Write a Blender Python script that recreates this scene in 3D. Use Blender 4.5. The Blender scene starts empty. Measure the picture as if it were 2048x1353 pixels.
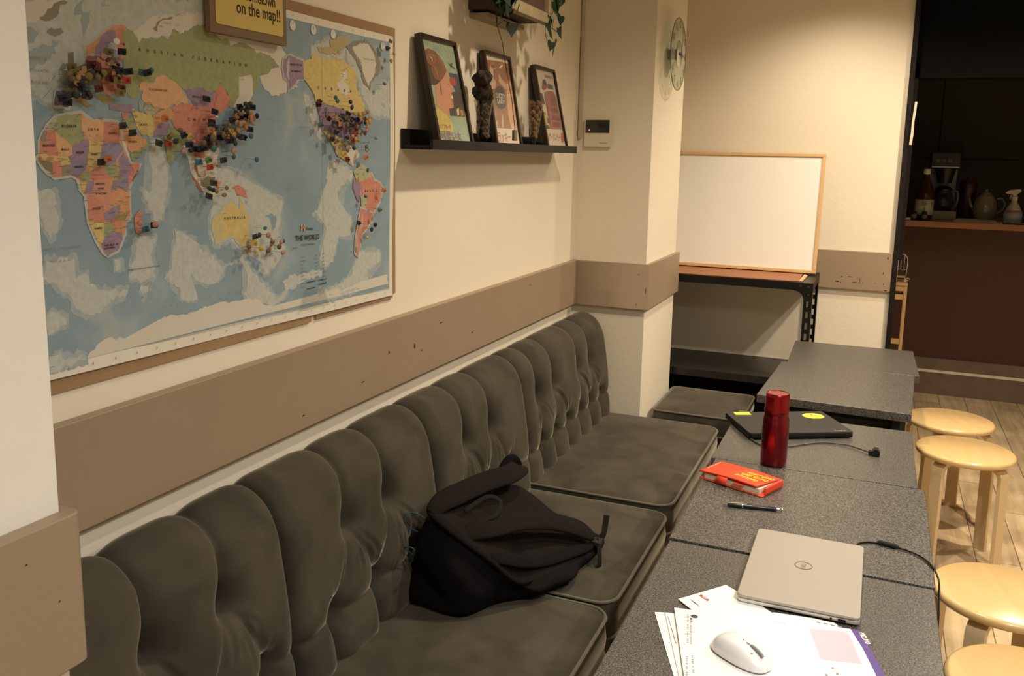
import bpy, bmesh, math, random
import numpy as np
from mathutils import Vector, Matrix
sc=bpy.context.scene
col=sc.collection
R=math.radians
# ------------------------------------------------------------------ camera
cam=bpy.data.cameras.new('camera'); camo=bpy.data.objects.new('camera',cam); col.objects.link(camo)
cam.sensor_width=36; cam.lens=1748.31/2048*36; cam.shift_y=-(676.5-590.76)/2048; cam.clip_start=.02
yaw,pitch,roll=0.394176833,0.160165642,-0.0202231030
fw=Vector((-math.sin(yaw)*math.cos(pitch),math.cos(yaw)*math.cos(pitch),-math.sin(pitch)))
rt=Vector((math.cos(yaw),math.sin(yaw),0)); dn=fw.cross(rt)
r2=math.cos(roll)*rt+math.sin(roll)*dn; d2=-math.sin(roll)*rt+math.cos(roll)*dn
M=Matrix((( r2.x,-d2.x,-fw.x,0),(r2.y,-d2.y,-fw.y,0),(r2.z,-d2.z,-fw.z,1.53),(0,0,0,1)))
camo.matrix_world=M; sc.camera=camo
# ------------------------------------------------------------------ world, exposure
sc.view_settings.view_transform='Standard'; sc.view_settings.look='None'; sc.view_settings.gamma=1
sc.view_settings.exposure=0.12
w=bpy.data.worlds.new('world'); sc.world=w; w.use_nodes=True
w.node_tree.nodes['Background'].inputs[0].default_value=(1,.82,.62,1); w.node_tree.nodes['Background'].inputs[1].default_value=0.02
# ------------------------------------------------------------------ lamps in the ceiling
def lamp(name,loc,power,color,radius=.04,spot=None,target=None,blend=.5):
    l=bpy.data.lights.new(name,'SPOT' if spot else 'POINT'); l.energy=power; l.color=color; l.shadow_soft_size=radius
    o=bpy.data.objects.new(name,l); col.objects.link(o); o.location=loc
    if spot:
        l.spot_size=R(spot); l.spot_blend=blend
        o.rotation_euler=(Vector(target)-Vector(loc)).to_track_quat('-Z','Y').to_euler()
    return o
WARM=(1,.83,.61); MID=(1,.89,.73); COOL=(1,.97,.91)
def down(loc,power,color,cone=118,radius=.035,tx=0,ty=0,blend=.8): return lamp('spot_lamp',loc,power,color,radius,cone,(loc[0]+tx,loc[1]+ty,0),blend)
down((.62,.80,2.45),106,COOL,150,.05,blend=1)
down((1.0,2.76,2.42),105,MID,150,tx=-.1,blend=1)
down((.75,3.85,2.42),130,WARM,150,tx=-.2,blend=1)
down((-.24,2.45,2.55),80,WARM,140,tx=-.1,blend=1)
down((-.20,4.12,2.44),44,WARM,140,ty=.12,blend=1)
def area(name,loc,size,power,color):
    l=bpy.data.lights.new(name,'AREA'); l.energy=power; l.color=color; l.shape='RECTANGLE'; l.size=size[0]; l.size_y=size[1]
    o=bpy.data.objects.new(name,l); col.objects.link(o); o.location=loc; return o
area('near_area_light',(.9,.2,2.58),(1.2,.6),10,COOL)  # wide soft area light below the ceiling, no fitting modelled
# ------------------------------------------------------------------ helpers
def tag(o,label=None,cat=None,group=None,kind=None):
    if label: o['label']=label
    if cat: o['category']=cat
    if group: o['group']=group
    if kind: o['kind']=kind
    return o
def thing(name,label,cat,loc=(0,0,0),group=None):
    o=bpy.data.objects.new(name,None); o.empty_display_size=.05; col.objects.link(o); o.location=loc
    return tag(o,label,cat,group)
WL={}
def wloc(o):
    return WL.get(o.name,Vector(o.location))
class G:
    def __init__(s): s.v=[];s.f=[];s.m=[]
    def add(s,vs,fs,m=0):
        b=len(s.v); s.v+= [tuple(map(float,p)) for p in vs]; s.f+=[tuple(b+i for i in f) for f in fs]; s.m+=[m]*len(fs); return s
    def box(s,x0,x1,y0,y1,z0,z1,m=0,rz=0,piv=None):
        vs=[(x,y,z) for x in (x0,x1) for y in (y0,y1) for z in (z0,z1)]
        if rz:
            px,py=piv or ((x0+x1)/2,(y0+y1)/2); c,n=math.cos(rz),math.sin(rz)
            vs=[(px+(x-px)*c-(y-py)*n,py+(x-px)*n+(y-py)*c,z) for x,y,z in vs]
        return s.add(vs,[(0,1,3,2),(4,6,7,5),(0,4,5,1),(2,3,7,6),(0,2,6,4),(1,5,7,3)],m)
    def prism(s,pts,z0,z1,m=0,ax=2,caps=True):
        # pts 2D outline; extruded along ax
        def mk(p,h):
            return (p[0],p[1],h) if ax==2 else ((h,p[0],p[1]) if ax==0 else (p[0],h,p[1]))
        n=len(pts); vs=[mk(p,z0) for p in pts]+[mk(p,z1) for p in pts]
        fs=[(i,(i+1)%n,n+(i+1)%n,n+i) for i in range(n)]
        if caps: fs+=[tuple(range(n))[::-1],tuple(range(n,2*n))]
        return s.add(vs,fs,m)
    def poly(s,pts3,m=0): return s.add(pts3,[tuple(range(len(pts3)))],m)
    def tube(s,pts,r,n=8,m=0,closed=False,flat=None,caps=True):
        P=[Vector(p) for p in pts]; k=len(P); vs=[];rr=r if hasattr(r,'__len__') else [r]*k
        up=None
        for i in range(k):
            a=P[i-1] if (i>0 or closed) else P[i]; b=P[(i+1)%k] if (i<k-1 or closed) else P[i]
            t=(b-a).normalized()
            if up is None: up=Vector((0,0,1)) if abs(t.z)<.9 else Vector((1,0,0))
            x=t.cross(up)
            if x.length<1e-4: x=t.cross(Vector((1,0,0)))
            x.normalize(); y=x.cross(t).normalized(); up=y
            for j in range(n):
                a_=2*math.pi*j/n; fx,fy=(1,1) if not flat else flat
                vs.append(P[i]+x*math.cos(a_)*rr[i]*fx+y*math.sin(a_)*rr[i]*fy)
        fs=[]
        for i in range(k if closed else k-1):
            for j in range(n):
                a=i*n+j;b=i*n+(j+1)%n;c=((i+1)%k)*n+(j+1)%n;d=((i+1)%k)*n+j; fs.append((a,b,c,d))
        if not closed and caps: fs+=[tuple(range(n))[::-1],tuple(range((k-1)*n,k*n))]
        return s.add(vs,fs,m)
    def lathe(s,prof,c=(0,0,0),n=32,m=0,ax=2,sx=1,sy=1):
        # prof list of (r,h)
        vs=[];k=len(prof)
        for r,h in prof:
            for j in range(n):
                a=2*math.pi*j/n; u,v=r*math.cos(a)*sx,r*math.sin(a)*sy
                p=(u,v,h) if ax==2 else ((h,u,v) if ax==0 else (u,h,v))
                vs.append((c[0]+p[0],c[1]+p[1],c[2]+p[2]))
        fs=[(i*n+j,i*n+(j+1)%n,(i+1)*n+(j+1)%n,(i+1)*n+j) for i in range(k-1) for j in range(n)]
        if prof[0][0]>1e-6: fs.append(tuple(range(n))[::-1])
        if prof[-1][0]>1e-6: fs.append(tuple(range((k-1)*n,k*n)))
        return s.add(vs,fs,m)
    def grid(s,arr,m=0,wrap=False):
        # arr [i][j] -> point
        ni=len(arr);nj=len(arr[0]); vs=[p for row in arr for p in row]
        fs=[(i*nj+j,i*nj+(j+1)%nj,(i+1)*nj+(j+1)%nj,(i+1)*nj+j) for i in range(ni-1) for j in range(nj if wrap else nj-1)]
        return s.add(vs,fs,m)
    def obj(s,name,mats,parent=None,smooth=False,bevel=0,seg=2,subsurf=0,angle=40):
        off=wloc(parent) if parent else Vector((0,0,0))
        me=bpy.data.meshes.new(name); me.from_pydata([(x-off.x,y-off.y,z-off.z) for x,y,z in s.v],[],s.f)
        if not isinstance(mats,(list,tuple)): mats=[mats]
        for q in mats: me.materials.append(q)
        me.polygons.foreach_set('material_index',s.m)
        bm=bmesh.new(); bm.from_mesh(me); bmesh.ops.remove_doubles(bm,verts=bm.verts,dist=1e-6) if not getattr(s,'keep',0) else None
        if not getattr(s,'noflip',0): bmesh.ops.recalc_face_normals(bm,faces=bm.faces)
        bm.to_mesh(me); bm.free()
        if smooth: me.polygons.foreach_set('use_smooth',[True]*len(me.polygons))
        o=bpy.data.objects.new(name,me); col.objects.link(o)
        if bevel:
            b=o.modifiers.new('bevel','BEVEL'); b.width=bevel; b.segments=seg; b.limit_method='ANGLE'; b.angle_limit=R(35)
            me.polygons.foreach_set('use_smooth',[True]*len(me.polygons))
            if not smooth: smooth=True
        if subsurf:
            b=o.modifiers.new('sub','SUBSURF'); b.levels=subsurf; b.render_levels=subsurf
        if smooth and not subsurf and angle:
            try: me.set_sharp_from_angle(angle=R(angle))
            except Exception: pass
            if bevel:
                wn=o.modifiers.new('wn','WEIGHTED_NORMAL'); wn.keep_sharp=False
                for e in me.edges: e.use_edge_sharp=False
        if parent: o.parent=parent; WL[o.name]=off
        return o
def struct(g,name,mats,**k):
    o=g.obj(name,mats,**k); o['kind']='structure'; return o
def put(o,loc,rot=None):
    o.location=loc
    if rot is not None: o.rotation_euler=rot
    return o
_td={}
def text_geo(txt,res=3,bold=0):
    key=(txt,bold)
    if key in _td: return _td[key]
    c=bpy.data.curves.new('t','FONT'); c.body=txt; c.size=1; c.resolution_u=res; c.fill_mode='FRONT'; c.offset=.012*bold
    o=bpy.data.objects.new('t',c); col.objects.link(o); dg=bpy.context.evaluated_depsgraph_get(); dg.update()
    me=bpy.data.meshes.new_from_object(o.evaluated_get(dg)); 
    vs=[tuple(v.co[:2]) for v in me.vertices]; fs=[tuple(p.vertices) for p in me.polygons]
    bpy.data.objects.remove(o); bpy.data.curves.remove(c); bpy.data.meshes.remove(me)
    if not vs: vs=[(0,0)]
    a=np.array(vs); mn=a.min(0); mx=a.max(0); a=(a-[mn[0],0]);  _td[key]=(a,fs,mx[0]-mn[0],max(mx[1],.01)); return _td[key]
def put_text(g,txt,o,ux,uy,width=None,height=None,m=0,bold=0):
    """text whose baseline starts at o, ux,uy unit vectors; fitted to width and height"""
    a,fs,w_,h_=text_geo(txt,bold=bold); o=Vector(o);ux=Vector(ux);uy=Vector(uy)
    sx=width/w_ if width else height/h_; sy=height/h_ if height else sx
    g.add([o+ux*float(p[0]*sx)+uy*float(p[1]*sy) for p in a],fs,m)
# ------------------------------------------------------------------ materials
_m={}
def mat(name,c,rough=.6,metal=0,bump=0,bscale=200,var=0,vscale=8,spec=.5,sheen=0,coat=0,trans=0,emit=0,alpha=1,ior=1.45,bdist=.001,detail=4):
    if name in _m: return _m[name]
    m=bpy.data.materials.new(name); m.use_nodes=True; nt=m.node_tree; b=nt.nodes['Principled BSDF']
    b.inputs['Base Color'].default_value=(*c,1); b.inputs['Roughness'].default_value=rough; b.inputs['Metallic'].default_value=metal
    b.inputs['Specular IOR Level'].default_value=spec; b.inputs['IOR'].default_value=ior
    if sheen: b.inputs['Sheen Weight'].default_value=sheen; b.inputs['Sheen Roughness'].default_value=.35
    if coat: b.inputs['Coat Weight'].default_value=coat; b.inputs['Coat Roughness'].default_value=.08
    if trans: b.inputs['Transmission Weight'].default_value=trans
    if emit: b.inputs['Emission Color'].default_value=(*c,1); b.inputs['Emission Strength'].default_value=emit
    tc=nt.nodes.new('ShaderNodeTexCoord')
    if var:
        n=nt.nodes.new('ShaderNodeTexNoise'); n.inputs['Scale'].default_value=vscale; n.inputs['Detail'].default_value=detail
        nt.links.new(tc.outputs['Object'],n.inputs['Vector'])
        mx=nt.nodes.new('ShaderNodeMix'); mx.data_type='RGBA'
        mx.inputs[6].default_value=(*[max(0,q*(1-var)) for q in c],1); mx.inputs[7].default_value=(*[min(1,q*(1+var)) for q in c],1)
        nt.links.new(n.outputs['Fac'],mx.inputs[0]); nt.links.new(mx.outputs[2],b.inputs['Base Color'])
    if bump:
        n=nt.nodes.new('ShaderNodeTexNoise'); n.inputs['Scale'].default_value=bscale; n.inputs['Detail'].default_value=3
        nt.links.new(tc.outputs['Object'],n.inputs['Vector'])
        bp=nt.nodes.new('ShaderNodeBump'); bp.inputs['Strength'].default_value=bump; bp.inputs['Distance'].default_value=bdist
        nt.links.new(n.outputs['Fac'],bp.inputs['Height']); nt.links.new(bp.outputs['Normal'],b.inputs['Normal'])
    _m[name]=m; return m
def nodes(m): return m.node_tree.nodes,m.node_tree.links,m.node_tree.nodes['Principled BSDF']
wallm=mat('cream_wallpaper',(.78,.71,.58),.85,bump=.3,bscale=45,bdist=.0025,var=.03,vscale=3,detail=6)
pillarm=mat('white_wallpaper',(.82,.79,.72),.85,bump=.4,bscale=30,bdist=.003)
ceilm=mat('ceiling_paint',(.75,.70,.60),.9)
bandm=mat('brown_painted_board',(.31,.232,.158),.42,bump=.25,bscale=60,bdist=.002,var=.06,vscale=5)
bandtop=mat('pale_board_edge',(.42,.33,.24),.5)
nickm=mat('dark_nick',(.035,.02,.012),.7)
black=mat('black_paint',(.008,.008,.008),.4,spec=.3)
blackmatt=mat('black_matt',(.012,.012,.012),.8)
dwood=mat('dark_wood_frame',(.03,.017,.011),.3,var=.3,vscale=30)
chrome=mat('chrome',(.75,.75,.75),.15,1)
white=mat('white_plastic',(.82,.82,.82),.3)
offw=mat('offwhite_plastic',(.68,.62,.5),.4)
paper=mat('paper_white',(.88,.87,.84),.75)
def speckle():
    m=mat('speckled_laminate',(.05,.05,.05),.36,spec=.75); N,L,b=nodes(m)
    tc=N.new('ShaderNodeTexCoord'); v=N.new('ShaderNodeTexNoise'); v.inputs['Scale'].default_value=380; v.inputs['Detail'].default_value=2
    v2=N.new('ShaderNodeTexVoronoi'); v2.inputs['Scale'].default_value=300
    for q in (v,v2): L.new(tc.outputs['Object'],q.inputs['Vector'])
    r=N.new('ShaderNodeValToRGB'); r.color_ramp.elements[0].position=.44; r.color_ramp.elements[0].color=(.012,.012,.013,1); r.color_ramp.elements[1].position=.66; r.color_ramp.elements[1].color=(.25,.235,.195,1)
    L.new(v.outputs['Fac'],r.inputs[0])
    mx=N.new('ShaderNodeMix'); mx.data_type='RGBA'; mx.inputs[0].default_value=.35
    r2=N.new('ShaderNodeValToRGB'); r2.color_ramp.elements[0].position=.3; r2.color_ramp.elements[0].color=(.03,.03,.034,1); r2.color_ramp.elements[1].position=1; r2.color_ramp.elements[1].color=(.19,.175,.145,1)
    L.new(v2.outputs['Color'],r2.inputs[0]); L.new(r.outputs[0],mx.inputs[6]); L.new(r2.outputs[0],mx.inputs[7]); L.new(mx.outputs[2],b.inputs['Base Color'])
    return m
tablem=speckle()
def velvet():
    m=mat('grey_velvet',(.05,.045,.034),.9,sheen=1,spec=.1); N,L,b=nodes(m)
    b.inputs['Sheen Tint'].default_value=(.54,.50,.41,1); b.inputs['Sheen Roughness'].default_value=.3
    tc=N.new('ShaderNodeTexCoord'); n=N.new('ShaderNodeTexNoise'); n.inputs['Scale'].default_value=7; n.inputs['Detail'].default_value=5; n.inputs['Distortion'].default_value=.6
    L.new(tc.outputs['Object'],n.inputs['Vector']); r=N.new('ShaderNodeValToRGB')
    r.color_ramp.elements[0].position=.35; r.color_ramp.elements[0].color=(.046,.040,.030,1); r.color_ramp.elements[1].position=.7; r.color_ramp.elements[1].color=(.080,.069,.051,1)
    L.new(n.outputs['Fac'],r.inputs[0]); L.new(r.outputs[0],b.inputs['Base Color']); return m
velvetm=velvet()
pipem=mat('velvet_piping',(.13,.115,.085),.7,sheen=.6)
def wood(name,c1,c2,scale=6,rough=.35,coat=0,axis=1,dist=6):
    m=mat(name,c1,rough,coat=coat); N,L,b=nodes(m)
    tc=N.new('ShaderNodeTexCoord'); mp=N.new('ShaderNodeMapping'); s=[scale*6]*3; s[axis]=scale*.4; mp.inputs['Scale'].default_value=s
    L.new(tc.outputs['Object'],mp.inputs[0]); n=N.new('ShaderNodeTexNoise'); n.inputs['Scale'].default_value=1; n.inputs['Detail'].default_value=6; n.inputs['Distortion'].default_value=.4
    L.new(mp.outputs[0],n.inputs['Vector']); mx=N.new('ShaderNodeMix'); mx.data_type='RGBA'; mx.inputs[6].default_value=(*c1,1); mx.inputs[7].default_value=(*c2,1)
    L.new(n.outputs['Fac'],mx.inputs[0]); L.new(mx.outputs[2],b.inputs['Base Color']); return m
birch=wood('birch_veneer',(.62,.41,.17),(.78,.56,.27),3,.25,.5)
birchleg=wood('birch_leg',(.64,.48,.27),(.75,.58,.35),3,.35,.2,axis=2)
pine=wood('pine_wood',(.55,.33,.14),(.68,.45,.22),4,.45)
def floormat():
    m=mat('plank_floor',(.4,.3,.2),.42); N,L,b=nodes(m)
    tc=N.new('ShaderNodeTexCoord'); sp=N.new('ShaderNodeSeparateXYZ'); cb=N.new('ShaderNodeCombineXYZ'); L.new(tc.outputs['Object'],sp.inputs[0])
    L.new(sp.outputs[1],cb.inputs[0]); L.new(sp.outputs[0],cb.inputs[1])
    br=N.new('ShaderNodeTexBrick'); br.inputs['Scale'].default_value=1; br.inputs['Brick Width'].default_value=.92; br.inputs['Row Height'].default_value=.1535
    br.inputs['Mortar Size'].default_value=.0022; br.inputs['Mortar Smooth'].default_value=.3; br.offset=.37; br.inputs['Bias'].default_value=0
    br.inputs['Color1'].default_value=(.60,.46,.29,1); br.inputs['Color2'].default_value=(.78,.63,.42,1); br.inputs['Mortar'].default_value=(.20,.14,.09,1)
    L.new(cb.outputs[0],br.inputs['Vector'])
    mp=N.new('ShaderNodeMapping'); mp.inputs['Scale'].default_value=(22,2.2,1); L.new(tc.outputs['Object'],mp.inputs[0])
    n=N.new('ShaderNodeTexNoise'); n.inputs['Scale'].default_value=1.5; n.inputs['Detail'].default_value=7; L.new(mp.outputs[0],n.inputs['Vector'])
    n2=N.new('ShaderNodeTexNoise'); n2.inputs['Scale'].default_value=5; n2.inputs['Detail'].default_value=4; L.new(tc.outputs['Object'],n2.inputs['Vector'])
    r=N.new('ShaderNodeValToRGB'); r.color_ramp.elements[0].color=(.68,.64,.58,1); r.color_ramp.elements[0].position=.3; r.color_ramp.elements[1].color=(1.15,1.12,1.05,1); r.color_ramp.elements[1].position=.65
    L.new(n.outputs['Fac'],r.inputs[0]); r3=N.new('ShaderNodeValToRGB'); r3.color_ramp.elements[0].color=(.72,.70,.66,1); r3.color_ramp.elements[0].position=.35; r3.color_ramp.elements[1].color=(1,1,1,1); r3.color_ramp.elements[1].position=.6
    L.new(n2.outputs['Fac'],r3.inputs[0])
    m1=N.new('ShaderNodeMix'); m1.data_type='RGBA'; m1.blend_type='MULTIPLY'; m1.inputs[0].default_value=.75; L.new(br.outputs['Color'],m1.inputs[6]); L.new(r.outputs[0],m1.inputs[7])
    m2=N.new('ShaderNodeMix'); m2.data_type='RGBA'; m2.blend_type='MULTIPLY'; m2.inputs[0].default_value=.8; L.new(m1.outputs[2],m2.inputs[6]); L.new(r3.outputs[0],m2.inputs[7])
    L.new(m2.outputs[2],b.inputs['Base Color']); return m
floorm=floormat()
# ------------------------------------------------------------------ room shell
struct(G().box(-1.3,3.2,-1.6,8.2,-.1,0),'floor',floorm)
struct(G().box(-1.3,3.2,-1.6,8.2,2.62,2.72),'ceiling',ceilm)
struct(G().box(-1.3,-1.2,-1.6,4.68,0,2.62),'wall_left',wallm)
struct(G().box(-1.3,.083,4.68,4.80,0,2.62),'wall_far',wallm)
struct(G().box(.107,3.1,4.70,4.80,1.925,2.62),'wall_header',mat('header_dark',(.0025,.003,.0025),.8,spec=.1))
struct(G().box(3.1,3.2,-1.6,8.2,0,2.62),'wall_right',wallm)
struct(G().box(-1.2,3.1,-1.6,-1.5,0,2.62),'wall_rear',wallm)
struct(G().box(-1.2,-.881,3.575,4.143,0,2.62),'wall_column',wallm)
struct(G().box(-1.2,-.900,-1.5,.727,0,2.62),'wall_pillar',pillarm)
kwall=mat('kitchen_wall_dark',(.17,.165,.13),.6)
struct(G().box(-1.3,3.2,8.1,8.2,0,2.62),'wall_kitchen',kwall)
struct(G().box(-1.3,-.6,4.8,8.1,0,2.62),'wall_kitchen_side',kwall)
# chair-rail boards
def rail(name,polyline,z0,z1,t=.025):
    """board following an inner polyline (x,y); outer side offset given"""
    g=G(); inner,outer=polyline; n=len(inner)
    for i in range(n-1):
        a,b,c,d=inner[i],inner[i+1],outer[i+1],outer[i]
        g.prism([a,b,c,d],z0,z1)
        # pale worn lip on top
    return struct(g,name,bandm,bevel=.002,seg=2)
e=.024
rail('trim_1',([(-1.2,.727),(-1.2,3.575)],[(-1.2+e,.727),(-1.2+e,3.575-e)]),.897,1.086)
rail('trim_2',([(-1.2,3.575),(-.881,3.575),(-.881,4.143)],[(-1.2+e,3.575-e),(-.881+e-.004,3.575-e),(-.881+e-.004,4.15)]),.893,1.084)
rail('trim_3',([(-.881,4.68),(.083,4.68)],[(-.881,4.68-.02),(.083,4.68-.02)]),.893,1.086)
g=G(); pts=[(-.9,-1.5),(-.9+e,-1.5)]+[(-.9+e-.012+.012*math.cos(a),.733-.0+.012*math.sin(a)-.004) for a in [R(x) for x in (0,30,60,90)]]+[(-.9,.741),(-1.176,.741),(-1.176,.727),(-.9,.727)]
g.prism(pts,.888,1.086); struct(g,'trim_4',bandm,bevel=.003,seg=2)
# nicks and scuffs in the boards
g=G()
for (y,z,ly,lz) in ((-.0,0,0,0),):
    pass
def nick(g,o,u,v,n,w,h,seed):
    rr=random.Random(seed); o=Vector(o);u=Vector(u);v=Vector(v);n=Vector(n); k=9
    g.poly([o+n*.0006+u*(w*math.cos(2*math.pi*i/k)*rr.uniform(.6,1))+v*(h*math.sin(2*math.pi*i/k)*rr.uniform(.5,1)) for i in range(k)])
for i,(x,z,w,h) in enumerate([(-.145,.955,.006,.002),(-.105,.957,.018,.0015),(-.165,.93,.012,.0028),(-.148,.926,.004,.002),(-.06,.944,.0015,.012),(-.085,.930,.014,.0018),(-.06,.930,.006,.0018),(-.045,.93,.003,.002),(.01,.932,.003,.002),(.05,.931,.004,.003),(.045,.985,.003,.006),(.06,1.06,.004,.008),(.062,.9,.01,.003)]):
    nick(g,(x,4.6595,z),(1,0,0),(0,0,1),(0,-1,0),w,h,i)
for i,(y,z,w,h) in enumerate([(2.28,1.03,.012,.002),(2.12,.99,.004,.01),(2.16,.97,.006,.003),(1.98,1.0,.003,.006),(1.85,.95,.009,.0015),(2.5,.96,.006,.003),(3.0,1.05,.012,.0014),(1.6,.93,.006,.002)]):
    nick(g,(-1.1755,y,z),(0,1,0),(0,0,1),(1,0,0),w,h,50+i)
for i,(y,z,w,h) in enumerate([(.56,1.03,.010,.003),(.6,.92,.004,.003),(.5,.955,.003,.002),(.66,1.05,.0015,.0015),(.7,.985,.0015,.0015),(.65,.9,.005,.003)]):
    nick(g,(-.8755,y,z),(0,1,0),(0,0,1),(1,0,0),w,h,80+i)
for i,(x,z,w,h) in enumerate([(-.905,1.043,.004,.0015),(-.872,.975,.0015,.02),(-.91,.915,.003,.002),(-1.05,.99,.0015,.0015),(-1.1,.93,.001,.002)]):
    nick(g,(x,3.5505,z),(1,0,0),(0,0,1),(0,-1,0),w,h,110+i)
g.noflip=1; struct(g,'trim_5',nickm)
# kitchen doorway post
g=G().box(.083,.107,4.655,4.80,0,2.62); struct(g,'door_1',mat('dark_doorpost',(.009,.006,.005),.6,spec=.25),bevel=.002)
g=G().box(.107,.125,4.70,4.74,1.05,2.0); struct(g,'trim_6',mat('dark_doorpost',(.009,.006,.005),.6,spec=.25))
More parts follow.
